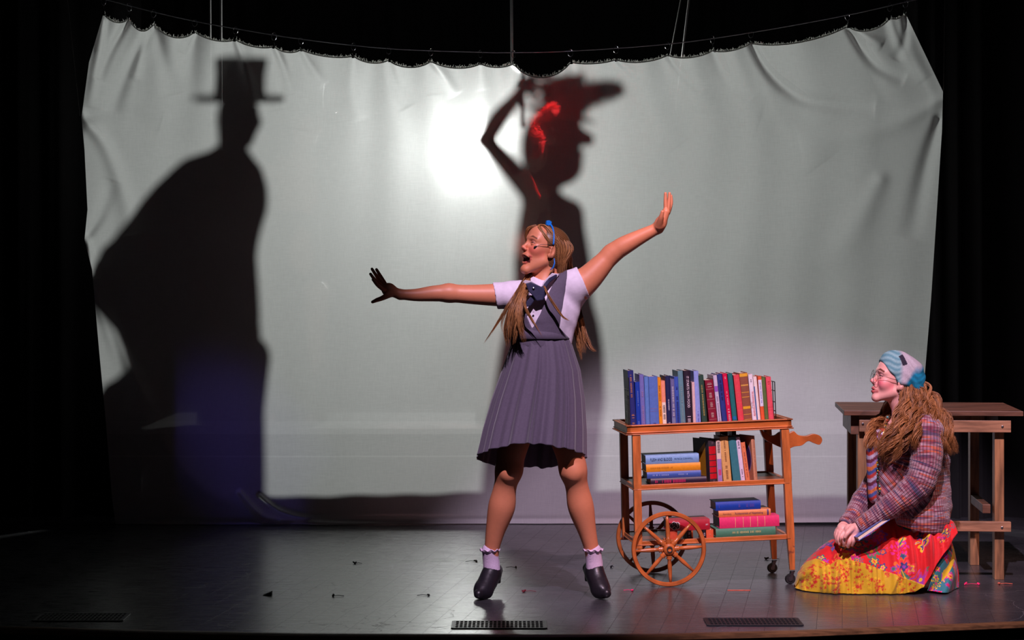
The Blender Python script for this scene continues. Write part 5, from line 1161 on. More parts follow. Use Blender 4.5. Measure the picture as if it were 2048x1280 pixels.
lk.append(([g(1052, 562, -.02), g(1024, 600, -.15), g(994, 648, -.14), g(968, 688, -.12)], [.008, .008, .005, .002], 19, .0011, 0, 1))
lk.append(([g(1048, 570, -.04), g(1014, 620, -.14), g(1003, 655, -.14), g(1016, 688, -.14)], [.006, .006, .003, .002], 8, .0011, 0, 1))
lk.append(([HT(.0, .075, .088), HT(-.02, .098, .066), HT(-.045, .085, .03), HT(-.062, .05, -.02)], [.004, .006, .006, .004], 57, .0011, 0, 1))
lk.append(([HT(.0, .055, .100), HT(.03, .072, .080), HT(.058, .050, .05), HT(.074, .012, .022)], [.004, .007, .007, .004], 88, .0011, 0, 1))
hair('hair_strands', lk, HM, cap_o, 21, dark=(.10, .035, .012), light=(.55, .25, .085))
# blue headband with bow
BL = mat('bright_blue_ribbon', lin((20, 120, 214)), .45, .08, 60)
mb = MB(); pts = [HT(.0865 * math.sin(a), .020 - .018 * (1 - math.cos(a)) * 1.0, -.002 + .118 * math.cos(a) * (1 if abs(a) < 1.4 else 1)) for a in np.linspace(-1.38, 1.38, 40)]
mb.tube(pts, .0042, 6, flat=.45); mb.build('headband', BL, girl, True, smooth=True)
mb = MB(); mb.prism([(-.013, -.010), (.010, -.012), (.014, .008), (.004, .013), (-.010, .011)], -.008, .008, fn=lambda x, y, z: HT(.006 + y, .024 + .0 + x, .118 + z)); mb.build('bow', BL, girl, True, bevel=.002)
mb = MB(); mb.tube([HT(.080, -.022, -.035), HT(.083, -.030, -.055), HT(.080, -.032, -.075), HT(.076, -.022, -.092)], [.004, .009, .010, .004], 8, flat=.35); mb.build('headband_tail', BL, girl, True, smooth=True)
mb = MB(); mb.tube([HT(.081, .0, .015), HT(.078, .025, .014), HT(.070, .055, .003), HT(.060, .073, -.012)], .0011, 6); mb.build('microphone_boom', mat('black_mic_wire', (0.02, 0.018, 0.018), .4, .1), girl, True, smooth=True)
mb = MB(); mb.tube([HT(.061, .071, -.010), HT(.058, .076, -.016), HT(.056, .079, -.021)], [.002, .0045, .003], 8); mb.build('microphone_tip', mat('black_foam', (0.01, 0.01, 0.01), .9, .1), girl, True, smooth=True)
# ------------------------------------------------------------------ kneeling woman
K_ = F / 10.3
h = lambda px, py, dy=0.0: P(px, py, 10.3 + dy)
q_ = lambda px: px / K_
wo = root('person', (h(1790, 1100)[0], 10.3, 0), 'kneeling woman in a teal headscarf, knitted cardigan and red and yellow floral skirt', 'person')
wp_, wh = head(h(1792, 761, 0), (-.96, -.10, .25), sc=.98, mouth=0.0, nose=.0)
wp_ += open_lids(wh, .85); W = wh['T']
pr = [el(h(1832, 905), (q_(46), q_(66), q_(66)), k=.05), el(h(1835, 985), (q_(44), q_(56), q_(56)), k=.05), el(h(1842, 1050), (q_(42), q_(50), q_(34)), k=.03), rc(h(1848, 858, -.13), h(1840, 858, .14), q_(26), q_(26), .04)]
pr += [rc(h(1822, 850, 0), h(1802, 800, 0), q_(26), q_(25), .03), rc(h(1812, 835, -.02), h(1775, 860, -.02), q_(18), q_(10), .04)]
pr += chain([h(1852, 865, -.15), h(1850, 950, -.19), h(1785, 1010, -.18), h(1722, 1052, -.16)], [q_(22), q_(19), q_(16), q_(11)], .02) + chain([h(1838, 865, .15), h(1775, 960, .16), h(1700, 1042, .0)], [q_(22), q_(18), q_(11)], .02)
pr += chain([h(1840, 1112, -.03), h(1740, 1124, -.04), h(1655, 1146, -.04)], [q_(30), q_(24), q_(17)], .03) + chain([h(1840, 1105, .09), h(1740, 1124, .10), h(1655, 1146, .10)], [q_(30), q_(24), q_(17)], .03)
pr += chain([h(1652, 1157, -.04), h(1760, 1161, -.05), h(1850, 1163, -.08), h(1880, 1160, -.09)], [q_(15), q_(16), q_(13), q_(11)], .03) + chain([h(1652, 1152, .12), h(1760, 1156, .11), h(1860, 1160, .08)], [q_(20), q_(22), q_(13)], .03)
pr += [rc(h(1858, 1160, -.11), h(1886, 1152, -.12), q_(11), q_(9), .02)]
# near hand, fingers hanging over the book edge
pr += [rc(h(1720, 1054, -.16), h(1703, 1062, -.16), q_(11), q_(12), .012), el(h(1702, 1062, -.16), (q_(15), .022, q_(13)), roty(.5), .012)]
for (a, b, c, dy, ra) in (((1710, 1068), (1708, 1080), (1704, 1090), -.172, 4.6), ((1702, 1070), (1699, 1083), (1696, 1093), -.176, 4.8), ((1694, 1068), (1689, 1081), (1688, 1091), -.170, 4.7), ((1688, 1064), (1682, 1074), (1681, 1083), -.160, 4.2)):
    pr += chain([h(*a, dy), h(*b, dy - .012), h(*c, dy + .0)], [q_(ra), q_(ra - .5), q_(ra - 1.3)], .005)
pr += chain([h(1705, 1056, -.18), h(1695, 1066, -.20), h(1690, 1074, -.20)], [q_(6), q_(4.6), q_(3.8)], .006)
# far hand laid beside it
pr += [rc(h(1700, 1042, .0), h(1686, 1056, -.06), q_(11), q_(12), .015), el(h(1685, 1060, -.09), (q_(12), .03, q_(13)), roty(.2), .012)]
for j, (a, b, c) in enumerate((((1680, 1066), (1677, 1078), (1679, 1088)), ((1676, 1063), (1673, 1074), (1674, 1084)), ((1675, 1060), (1671, 1069), (1672, 1078)), ((1688, 1070), (1686, 1080), (1687, 1086)))):
    dy = -.12 + j * .02 if j < 3 else -.135; pr += chain([h(*a, dy), h(*b, dy - .004), h(*c, dy)], [q_(4.6), q_(4.0), q_(3.2)], .005)
pr += wp_; hbw = (wh['c'] - .15, wh['c'] + .15)
def wcol(V):
    return face_col(V, wh, lin((240, 178, 166)), lin((190, 24, 50)), lin((112, 62, 50)), lin((238, 84, 116)), lin((160, 110, 120)))
body_mesh('body', pr, .0045, SK, wo, fine=[(hbw[0], hbw[1], .0017), (np.array([h(1664, 1098)[0], 10.03, h(1664, 1100)[2]]), np.array([h(1726, 1040)[0], 10.30, h(1726, 1040)[2]]), .002)], colfn=wcol)
eyes(wh, wo, lin((80, 70, 60)), look=(0, -.05))
# cardigan
def knit_mat():
    m = bpy.data.materials.new('variegated_knit'); m.use_nodes = True; nt = m.node_tree; N = nt.nodes; L = nt.links; b = N['Principled BSDF']; b.inputs['Roughness'].default_value = .95; b.inputs['Sheen Weight'].default_value = .3
    a = N.new('ShaderNodeAttribute'); a.attribute_name = 'knit'; sp_ = N.new('ShaderNodeSeparateXYZ'); L.new(a.outputs['Vector'], sp_.inputs[0])
    def mth(op, x, y=None, z=None):
        o = N.new('ShaderNodeMath'); o.operation = op
        for i, v in enumerate((x, y, z)):
            if v is None: continue
            if isinstance(v, (int, float)): o.inputs[i].default_value = v
            else: L.new(v, o.inputs[i])
        return o.outputs[0]
    row = mth('FLOOR', mth('MULTIPLY', sp_.outputs[0], 150)); seg = mth('MULTIPLY', sp_.outputs[1], 5.0)
    cv = N.new('ShaderNodeCombineXYZ'); L.new(mth('MULTIPLY', row, .63), cv.inputs[0]); L.new(seg, cv.inputs[1])
    nz = N.new('ShaderNodeTexNoise'); nz.inputs['Scale'].default_value = 1.0; nz.inputs['Detail'].default_value = 2; L.new(cv.outputs[0], nz.inputs['Vector'])
    cv2 = N.new('ShaderNodeCombineXYZ'); L.new(mth('MULTIPLY', sp_.outputs[0], 9), cv2.inputs[0]); L.new(mth('MULTIPLY', sp_.outputs[1], 2), cv2.inputs[1])
    n2 = N.new('ShaderNodeTexNoise'); n2.inputs['Scale'].default_value = 1.0; n2.inputs['Detail'].default_value = 2; L.new(cv2.outputs[0], n2.inputs['Vector'])
    f = mth('ADD', mth('MULTIPLY', nz.outputs['Fac'], .85), mth('MULTIPLY', n2.outputs['Fac'], .22))
    r = N.new('ShaderNodeValToRGB'); L.new(f, r.inputs[0]); e = r.color_ramp.elements
    cols = [(.34, (50, 60, 92)), (.43, (98, 70, 98)), (.48, (120, 44, 66)), (.53, (150, 104, 116)), (.57, (176, 148, 158)), (.61, (140, 52, 60)), (.65, (204, 104, 70)), (.70, (118, 112, 150)), (.76, (190, 150, 130))]
    e[0].position, e[0].color = cols[0][0], (*lin(cols[0][1]), 1); e[1].position, e[1].color = cols[-1][0], (*lin(cols[-1][1]), 1)
    for p, c in cols[1:-1]: x = e.new(p); x.color = (*lin(c), 1)
    # ribs
    rib = mth('SINE', mth('MULTIPLY', sp_.outputs[1], 2 * math.pi * 75)); rw = mth('SINE', mth('MULTIPLY', sp_.outputs[0], 2 * math.pi * 150))
    hgt = mth('ADD', rib, mth('MULTIPLY', rw, .6))
    ribc = N.new('ShaderNodeMapRange'); ribc.inputs['From Min'].default_value = -1; ribc.inputs['From Max'].default_value = .2; ribc.inputs['To Min'].default_value = .55; ribc.inputs['To Max'].default_value = 1.1; L.new(rib, ribc.inputs['Value'])
    mx = N.new('ShaderNodeMix'); mx.data_type = 'RGBA'; mx.blend_type = 'MULTIPLY'; mx.inputs[0].default_value = 1; L.new(r.outputs[0], mx.inputs[6]); L.new(ribc.outputs[0], mx.inputs[7]); L.new(mx.outputs[2], b.inputs['Base Color'])
    bp = N.new('ShaderNodeBump'); bp.inputs['Strength'].default_value = .6; bp.inputs['Distance'].default_value = .002; L.new(hgt, bp.inputs['Height']); L.new(bp.outputs[0], b.inputs['Normal'])
    return m
KM = knit_mat()
near = [h(1853, 868, -.155), h(1852, 925, -.19), h(1838, 968, -.20), h(1785, 1010, -.19), h(1728, 1050, -.165)]
far = [h(1835, 868, .14), h(1785, 930, .15), h(1740, 985, .10), h(1708, 1030, .02), h(1694, 1046, -.03)]
torso = [el(h(1833, 905), (q_(56), q_(76), q_(80)), k=.05), el(h(1836, 985), (q_(57), q_(74), q_(70)), k=.05), rc(h(1846, 1035, -.06), h(1846, 1035, .08), q_(54), q_(54), .05), rc(h(1850, 858, -.12), h(1842, 858, .13), q_(34), q_(34), .04), rc(h(1830, 840, 0), h(1815, 828, 0), q_(36), q_(32), .04)]
torso += [rc(h(1790, 890, -.10), h(1772, 1010, -.09), q_(26), q_(22), .04), rc(h(1770, 890, .10), h(1750, 1010, .10), q_(28), q_(26), .04), rc(h(1875, 900), h(1878, 1010), q_(22), q_(20), .05)]
tp_ = P(1775, 1040, 10.1)
torso += [dict(f=lambda X, Y, Z: -(Z - (h(1835, 1057)[2] + (X - h(1835, 0)[0]) * -.22)) + 0 * Y, k=.004, op='i', lo=None)]
slv = chain(near, [q_(33), q_(31), q_(29), q_(24), q_(17)], .02) + chain(far, [q_(32), q_(29), q_(25), q_(20), q_(16)], .02)
slv += [rc(h(1724, 1052, -.165), h(1700, 1068, -.165), q_(14), q_(14), .003, 's'), rc(h(1690, 1050, -.035), h(1680, 1062, -.06), q_(13), q_(13), .003, 's')]
fold = lambda D, X, Y, Z: D + .003 * np.sin(42 * (X + .9 * Z) + 3 * np.sin(9 * Z)) * np.sin(17 * X + 11 * Z) + .0012 * np.sin(95 * Z + 40 * X)
segs = []
def add_segs(pts, base):
    L_ = base
    for a, b in zip(pts[:-1], pts[1:]): segs.append((np.array(a), np.array(b), L_)); L_ += np.linalg.norm(np.array(b) - np.array(a))
add_segs(near, 2.0); add_segs(far, 5.0)
def knit_attr(V):
    # torso rows run level; sleeve rows run round the arm
    tz = V[:, 2]; best = (np.sqrt((V[:, 0] - h(1838, 950)[0]) ** 2 + (V[:, 1] - 10.3) ** 2 * .8) - .115)
    s_ = tz.copy(); t_ = np.arctan2(V[:, 1] - 10.3, V[:, 0] - h(1838, 0)[0]) * .15; best = np.where((tz < h(0, 845)[2]), best, best)
    for a, b, L_ in segs:
        ab = b - a; le = np.linalg.norm(ab); ab = ab / le; u_ = (V - a) @ ab; tt = np.clip(u_, 0, le); d = np.linalg.norm(V - a - tt[:, None] * ab, axis=1) - .062
        ref = np.cross(ab, [0, 1, 0]); ref /= np.linalg.norm(ref); r2 = np.cross(ab, ref); dv = V - a; ang_ = np.arctan2(dv @ r2, dv @ ref)
        m = d < best; best = np.where(m, d, best); s_ = np.where(m, L_ + u_, s_); t_ = np.where(m, ang_ * .06, t_)
    return np.stack([s_, t_, np.zeros(len(V))], 1)
body_mesh('cardigan', torso + slv, .0045, KM, wo, post=fold, knitfn=knit_attr)
# cuffs and hem bands
for pts, rad in (([near[-1] + (near[-2] - near[-1]) * .10, near[-1] + (near[-1] - near[-2]) * .12], q_(18.5)), ([far[-1] + (far[-2] - far[-1]) * .1, far[-1] + (far[-1] - far[-2]) * .1], q_(17))):
    mb = MB(); d = pts[1] - pts[0]; mb.tube([pts[0], pts[0] + d * .3, pts[0] + d * .7, pts[1]], [rad, rad * 1.02, rad, rad * .97], 28, cap=False)
    o = mb.build('cuff', KM, wo, True, smooth=True); V = np.array(mb.v); a = o.data.attributes.new('knit', 'FLOAT_VECTOR', 'POINT'); a.data.foreach_set('vector', knit_attr(V).astype(np.float32).ravel())
# chest skin panel opening: bright patterned top visible between the cardigan fronts
sf = [rc(h(1752, 905, -.05), h(1756, 990, -.06), q_(20), q_(20), .02), rc(h(1766, 880, -.03), h(1770, 960, -.05), q_(24), q_(24), .02)]
V, Q = sdf_mesh(sf, .004); zz = V[:, 2] * 60; pal = np.array([lin((190, 60, 50)), lin((70, 90, 150)), lin((220, 120, 60)), lin((150, 120, 170)), lin((110, 40, 60)), lin((180, 170, 190))]); cc = pal[(np.floor(zz + .6 * np.sin(V[:, 0] * 90)).astype(int)) % 6]
link('striped_top', mesh_np('striped_top', V, Q), mat('striped_top_cloth', (1, 1, 1), .85, .2, 120, attr='Col'), wo, True, True, col=cc)
# bead necklace
mb = MB(); rr = np.random.default_rng(9); bc = [lin((220, 170, 40)), lin((40, 70, 60)), lin((200, 60, 40)), lin((60, 40, 30)), lin((90, 150, 150))]
nk = cr([h(1776, 835, -.06), h(1768, 870, -.10), h(1757, 910, -.125), h(1755, 950, -.135), h(1760, 985, -.13)], 46)
for p in nk:
    rb = rr.uniform(.0035, .006); col = bc[rr.integers(0, 5)]; p = p + rr.normal(0, .0012, 3)
    V = []; 
    for i in range(5):
        for k in range(8): a = math.pi * i / 4; b = 2 * math.pi * k / 8; V.append(p + rb * np.array([math.sin(a) * math.cos(b), math.sin(a) * math.sin(b), math.cos(a)]))
    mb.add(V, [(i * 8 + k, i * 8 + (k + 1) % 8, i * 8 + 8 + (k + 1) % 8, i * 8 + 8 + k) for i in range(4) for k in range(8)], 0, col)
mb.build('bead_necklace', mat('glass_beads', (1, 1, 1), .2, .05, attr='Col'), wo, True, smooth=True)
MB().tube(cr([h(1776, 838, -.075), h(1768, 862, -.11), h(1762, 880, -.12)], 12), .0014, 6).build('gold_chain', mat('gold', (0.8, 0.5, 0.12), .25, .05, metal=1), wo, True, smooth=True)

# skirt -------------------------------------------------------------------
def paint_flowers(U, Vv, seed, base, n, pal, rmin, rmax):
    r = np.random.default_rng(seed); c = np.tile(np.array(base), (U.size, 1)); u0, u1, v0, v1 = U.min(), U.max(), Vv.min(), Vv.max()
    for _ in range(n):
        cu, cv_, R_ = r.uniform(u0, u1), r.uniform(v0, v1), r.uniform(rmin, rmax); kind = r.integers(0, 4); pt = r.integers(5, 8); ph = r.uniform(0, 6.28)
        m = (np.abs(U - cu) < R_ * 1.2) & (np.abs(Vv - cv_) < R_ * 1.2)
        if not m.any(): continue
        du, dv = U[m] - cu, Vv[m] - cv_; rr2 = np.hypot(du, dv); a = np.arctan2(dv, du) + ph; idx = np.where(m)[0]
        c1, c2, c3 = [np.array(lin(pal[k])) for k in r.choice(len(pal), 3, replace=False)]
        if kind in (0, 1):
            pr_ = R_ * (.55 + .45 * np.abs(np.cos(a * pt / 2))); c[idx[rr2 < pr_]] = c1; c[idx[(rr2 < pr_ * .62)]] = c2; c[idx[rr2 < R_ * .22]] = c3
        elif kind == 2:
            x = du * math.cos(ph) + dv * math.sin(ph); y = -du * math.sin(ph) + dv * math.cos(ph); mk = np.abs(y) < R_ * .38 * (1 - (x / R_) ** 2); mk &= np.abs(x) < R_; c[idx[mk]] = c1; c[idx[mk & (np.abs(y) < R_ * .08)]] = c2
        else:
            sp2 = np.sin(a * 7 + rr2 / R_ * 5) * np.sin(rr2 / R_ * 9) > .15; c[idx[(rr2 < R_) & sp2]] = c1; c[idx[(rr2 < R_ * .18)]] = c3
    return c
RED = lin((214, 14, 22)); YEL = lin((204, 166, 14))
def blossoms(c, U, Vv, m0, seed):      # red sprigs on the yellow flounce
    r = np.random.default_rng(seed)
    for k in range(60):
        ccu = U.min() + (k % 15 + .5 + r.uniform(-.15, .15)) / 15 * (U.max() - U.min()); ccv = r.uniform(Vv[m0].min(), Vv[m0].max())
        for _ in range(16):
            cu, cv_ = ccu + r.normal(0, .010), ccv + r.normal(0, .018); R_ = r.uniform(.0035, .0085); ph = r.uniform(0, 6.28)
            m = m0 & (np.abs(U - cu) < R_ * 1.2) & (np.abs(Vv - cv_) < R_ * 1.2); idx = np.where(m)[0]
            if len(idx) == 0: continue
            du, dv = U[idx] - cu, Vv[idx] - cv_; rr2 = np.hypot(du, dv); a = np.arctan2(dv, du) + ph; c[idx[rr2 < R_ * (.6 + .4 * np.cos(a * 5))]] = lin((198, 26, 20)) if r.random() < .7 else lin((232, 190, 30))
    return c
PALF = [(226, 30, 140), (40, 110, 120), (150, 60, 170), (232, 190, 30), (60, 60, 120), (230, 110, 30), (196, 40, 110), (70, 130, 90), (236, 60, 60)]
CLOTHM = mat('printed_cotton', (1, 1, 1), .75, .06, 60, .15, attr='Col', sheen=.15, bscale=60, bdist=.004)
nx_, nf = 620, 400
PX = np.linspace(1590, 1902, nx_)[:, None]; ph = np.linspace(0, 1, nf)[None, :]           # ph: near hem -> top -> far hem
topz = np.interp(PX, [1590, 1597, 1608, 1622, 1645, 1668, 1690, 1720, 1760, 1800, 1850, 1885, 1902], [1172, 1150, 1132, 1116, 1098, 1082, 1077, 1070, 1047, 1034, 1028, 1030, 1040])
hemz = np.interp(PX, [1590, 1600, 1625, 1660, 1700, 1730, 1790, 1815, 1832, 1846, 1858, 1872, 1884, 1892, 1902], [1176, 1180, 1186, 1188, 1190.5, 1190.5, 1187.5, 1183, 1174, 1152, 1128, 1108, 1095, 1078, 1066])
hemd = np.interp(PX, [1590, 1605, 1640, 1700, 1790, 1832, 1860, 1902], [-.02, -.09, -.15, -.185, -.18, -.185, -.19, -.15])
fard = np.interp(PX, [1590, 1610, 1660, 1750, 1850, 1902], [.03, .10, .20, .26, .26, .16])
Zt = HC - (topz - YH) / K_; hz = np.maximum(HC - (hemz - YH) * (10.3 + hemd) / F, .004)
w1 = np.clip(ph / .55, 0, 1); w2 = np.clip((ph - .55) / .45, 0, 1)
front = ph <= .55
prof_z = np.where(front, hz + (Zt - hz) * (1 - (1 - w1) ** 1.75), Zt + (.004 - Zt) * w2 ** 2.2)
prof_y = np.where(front, hemd + (0.02 - hemd) * w1 ** 1.9, .02 + (fard - .02) * w2 ** .55)
up_ = (1 - (1 - w1) ** 1.5)
foldm = np.where(front, np.sin(math.pi * np.clip(w1, 0, 1)) ** .6, .3)
waist = np.clip((PX - 1740) / 100, 0, 1)
fl = np.sin((PX - 1800) * .36 + 1.2 * w1) * .5 + np.sin((PX - 1790) * .17 + 2.5 * w1 + .6) * .6
prof_y = prof_y + .020 * foldm * waist * fl + .016 * foldm * (1 - waist) * np.sin(PX * .075 + 5 * w1) + .010 * foldm * np.sin(PX * .045 - 7 * w1)
prof_z = prof_z + .004 * np.sin(PX * .11 + 2) * np.where(front, w1, 1 - w2) * (1 - waist)
# gathered flounce ripples near the hem
bandb = np.interp(PX, [1590, 1604, 1630, 1655, 1668, 1690, 1720, 1780, 1835, 1900], [1150, 1128, 1117, 1129, 1119, 1120, 1128, 1150, 1171, 1300])
d_ = 10.3 + prof_y; PYv = YH + (HC - prof_z) / d_ * F
inb = front & (PYv > bandb) & (PX < 1836)
prof_y = prof_y - np.where(inb, .004 + .0035 * np.sin(PX * .42 + np.sin(PX * .13) * 2), 0); 
prof_y = prof_y - .022 * np.exp(-((PX - 1662 + (PYv - 1150) * .12) / 6) ** 2) * inb - .01 * np.exp(-((PX - 1780 + (PYv - 1160) * .5) / 5) ** 2) * inb
prof_z = np.maximum(prof_z, .004)
d_ = 10.3 + prof_y; Xw = (PX - 1024) / F * (10.3 + .0 * prof_y); Xw = np.broadcast_to(Xw, prof_y.shape) + np.where(front, 0, 0)
V = np.stack([Xw, d_, prof_z], -1).reshape(-1, 3)
sy = np.gradient(prof_y, axis=1); sz = np.gradient(prof_z, axis=1); arc = np.cumsum(np.hypot(sy, sz), axis=1); U_ = V[:, 0]; A_ = arc.reshape(-1)
col = paint_flowers(U_, A_, 5, RED, 330, PALF, .012, .042); ib = inb.reshape(-1); col[ib] = YEL; col = blossoms(col, U_, A_, ib, 8)
i = (np.arange(nx_ - 1)[:, None] * nf + np.arange(nf - 1)[None]).ravel(); Q = np.stack([i, i + nf, i + nf + 1, i + 1], 1)
# second panel trailing behind, folded on the floor
nx2, nf2 = 200, 240
s2 = np.linspace(0, 1, nx2)[:, None]; t2 = np.linspace(0, 1, nf2)[None, :]
L0 = cr([h(1886, 1072, -.05), h(1888, 1100, -.12), h(1872, 1125, -.14), h(1862, 1160, -.16), h(1856, 1182, -.165)], nf2); R0 = cr([h(1893, 1064, .0), h(1904, 1090, .0), h(1913, 1125, .0), h(1917, 1150, .0), h(1917, 1176, .02)], nf2)
Pn = L0[None] * (1 - s2[..., None]) + R0[None] * s2[..., None]
bul = np.sin(math.pi * s2) * (.03 + .05 * t2)
Pn = Pn + np.stack([0 * bul, -bul + .018 * np.sin(s2 * 9 + t2 * 7) * t2, .012 * np.sin(s2 * 8 + 3 * t2) * np.sin(math.pi * t2)], -1); Pn[..., 2] = np.maximum(Pn[..., 2], .004)
V2 = Pn.reshape(-1, 3); c2 = paint_flowers(V2[:, 0], V2[:, 2] + V2[:, 1], 12, lin((40, 120, 130)), 60, [(226, 30, 140), (232, 190, 30), (150, 60, 170), (214, 14, 22), (226, 30, 140)], .012, .03)
yb = ((t2 > .22 + .5 * (1 - s2)) & (t2 < .40 + .5 * (1 - s2)) & (s2 > .3)) ; c2[yb.reshape(-1)] = lin((216, 180, 20)); rt = (t2 < .24 + .05 * s2) & (s2 >= 0); m = rt.reshape(-1); c2[m] = paint_flowers(V2[:, 0], V2[:, 2], 3, RED, 30, PALF, .01, .02)[m]
i2 = (np.arange(nx2 - 1)[:, None] * nf2 + np.arange(nf2 - 1)[None]).ravel(); Q2 = np.stack([i2, i2 + nf2, i2 + nf2 + 1, i2 + 1], 1) + len(V)
# rear of the skirt closing over the heels
nb = 60; R1 = R0[::4]; B0 = cr([h(1885, 1062, .22), h(1895, 1100, .24), h(1900, 1140, .25), h(1900, 1174, .27)], len(R1)); Bk = np.stack([R1 * (1 - a) + B0 * a for a in np.linspace(0, 1, nb)]); V3 = Bk.reshape(-1, 3); V3[:, 2] = np.maximum(V3[:, 2], .004); n3 = len(R1)
c3 = paint_flowers(V3[:, 1], V3[:, 2], 30, RED, 50, PALF, .012, .03); i3 = (np.arange(nb - 1)[:, None] * n3 + np.arange(n3 - 1)[None]).ravel(); Q3 = np.stack([i3, i3 + n3, i3 + n3 + 1, i3 + 1], 1) + len(V) + len(V2)
so = link('skirt', mesh_np('skirt', np.concatenate([V, V2, V3]), np.concatenate([Q, Q2, Q3])), CLOTHM, wo, True, True, col=np.concatenate([col, c2, c3]))
md = so.modifiers.new('thickness', 'SOLIDIFY'); md.thickness = .003; md.offset = 0
# headscarf
sc_ = [el(W(0, -.022, .040), np.array((.079, .098, .082)) * .99, wh['R'], .02), el(W(0, -.075, .00), np.array((.060, .045, .045)), wh['R'], .04), rc(W(.03, -.108, -.014), W(-.03, -.108, -.014), .020, .020, .03)]
sc_ += [el(W(0, .024, .068), np.array((.066, .069, .062)), wh['R'], .03)] + [el(W(s_ * .064, -.012, .010), (.022, .036, .028), wh['R'], .02) for s_ in (-1, 1)]
sc_ += [el(W(0, .030, .030), np.array((.068, .067, .064)) * .99, wh['R'], .02), plane(W(0, .062, .040), (wh['f'] * .66 - wh['u'] * .75), .006), dict(f=lambda X, Y, Z, n=(-wh['u'] * .93 - wh['f'] * .0), p=W(0, -.02, -.030): (X - p[0]) * n[0] + (Y - p[1]) * n[1] + (Z - p[2]) * n[2], k=.006, op='i', lo=None)]
def wr(D, X, Y, Z):
    x = (X - wh['c'][0]); z = Z - wh['c'][2]; return D + .0022 * np.sin(150 * (z * .8 + x * .55) + 2.5 * np.sin(40 * x + 20 * Y)) * np.clip(1.2 - np.abs(z - .02) * 9, .15, 1)
V, Q = sdf_mesh(sc_, .0028, post=wr); X, Y, Z = loc(V, wh)
n1 = np.sin(260 * Z + 90 * Y + 3 * np.sin(60 * Y)) * .5 + .5; A = np.array(lin((86, 140, 152))); B_ = np.array(lin((132, 176, 180))); G_ = np.array(lin((176, 172, 182))); T_ = np.array(lin((0, 132, 170)))
cA = A + (B_ - A) * n1[:, None]; tg = np.clip((.018 - Y + (Z - .05) * .15) * 50, 0, 1)[:, None]; cA = cA * (1 - tg) + G_ * tg
tl_ = np.clip(((-Y - .045) * .8 + (.055 - Z) * .55 + .008 * np.sin(90 * Y)) * 45, 0, 1)[:, None]; cA = cA * (1 - tl_) + (T_ * (.75 + .35 * n1[:, None])) * tl_
u2 = (Y - .009) * .55 + (Z - .094) * .83; v2 = -(Y - .009) * .83 + (Z - .094) * .55
dk = (np.abs(u2) < .023) & (np.abs(v2) < .0115 + .1 * u2 * 0) & (X > 0.0); cA[dk] = lin((32, 28, 48))
link('headscarf', mesh_np('headscarf', V, Q), mat('crinkled_scarf', (1, 1, 1), .85, .12, 200, .3, attr='Col', bscale=160, bdist=.0015), wo, True, True, col=cA)
# glasses
GL = mat('thin_wire_frame', (0.12, 0.07, 0.07), .25, .05, metal=1)
mb = MB()
for s_ in (-1, 1):
    cen = (s_ * .035, .102, -.006); mb.tube([W(cen[0] + .0275 * math.cos(a), cen[1] - .10 * (.0275 * math.cos(a)) * s_ , cen[2] + .0275 * math.sin(a)) for a in np.linspace(0, 2 * math.pi, 33)], .0011, 6, cap=False)
    mb.tube([W(s_ * .058, .097, .004), W(s_ * .072, .088, .004), W(s_ * .078, .04, .001), W(s_ * .077, .0, .000)], .0011, 6)
mb.tube([W(-.010, .101, .0), W(0, .105, .003), W(.010, .101, .0)], .0011, 6)
gl = mb.build('glasses', GL, wo, True, smooth=True)
gm = bpy.data.materials.new('spectacle_glass'); gm.use_nodes = True; nt = gm.node_tree; b = nt.nodes['Principled BSDF']; tp2 = nt.nodes.new('ShaderNodeBsdfTransparent'); gs = nt.nodes.new('ShaderNodeBsdfGlossy'); gs.inputs['Roughness'].default_value = .05; ms = nt.nodes.new('ShaderNodeMixShader'); fr_ = nt.nodes.new('ShaderNodeFresnel'); ms.inputs[0].default_value = .06; nt.links.new(tp2.outputs[0], ms.inputs[1]); nt.links.new(gs.outputs[0], ms.inputs[2]); nt.links.new(ms.outputs[0], nt.nodes['Material Output'].inputs[0]); nt.nodes.remove(b)
for s_ in (-1, 1):
    cen = (s_ * .035, .102, -.006); V = [W(cen[0] + .027 * math.cos(a), cen[1] - .10 * .027 * math.cos(a) * s_ + dy_, cen[2] + .027 * math.sin(a)) for dy_ in (0, .001) for a in np.linspace(0, 2 * math.pi, 32, endpoint=False)]
    mb = MB(); mb.add(V, [tuple(range(32)), tuple(range(32, 64))[::-1]] + [(k, (k + 1) % 32, 32 + (k + 1) % 32, 32 + k) for k in range(32)]); mb.build('lens', gm, gl, True)
mb = MB(); mb.tube([W(.0775, -.006, -.040), W(.079, -.006, -.050)], .001, 6); mb.tube([W(.079, -.006, -.050), W(.079, -.006, -.056), W(.079, -.006, -.060)], [.002, .0036, .0015], 8); mb.build('earring', mat('silver_drop', (0.75, 0.75, 0.8), .15, .05, metal=1), wo, True, smooth=True)
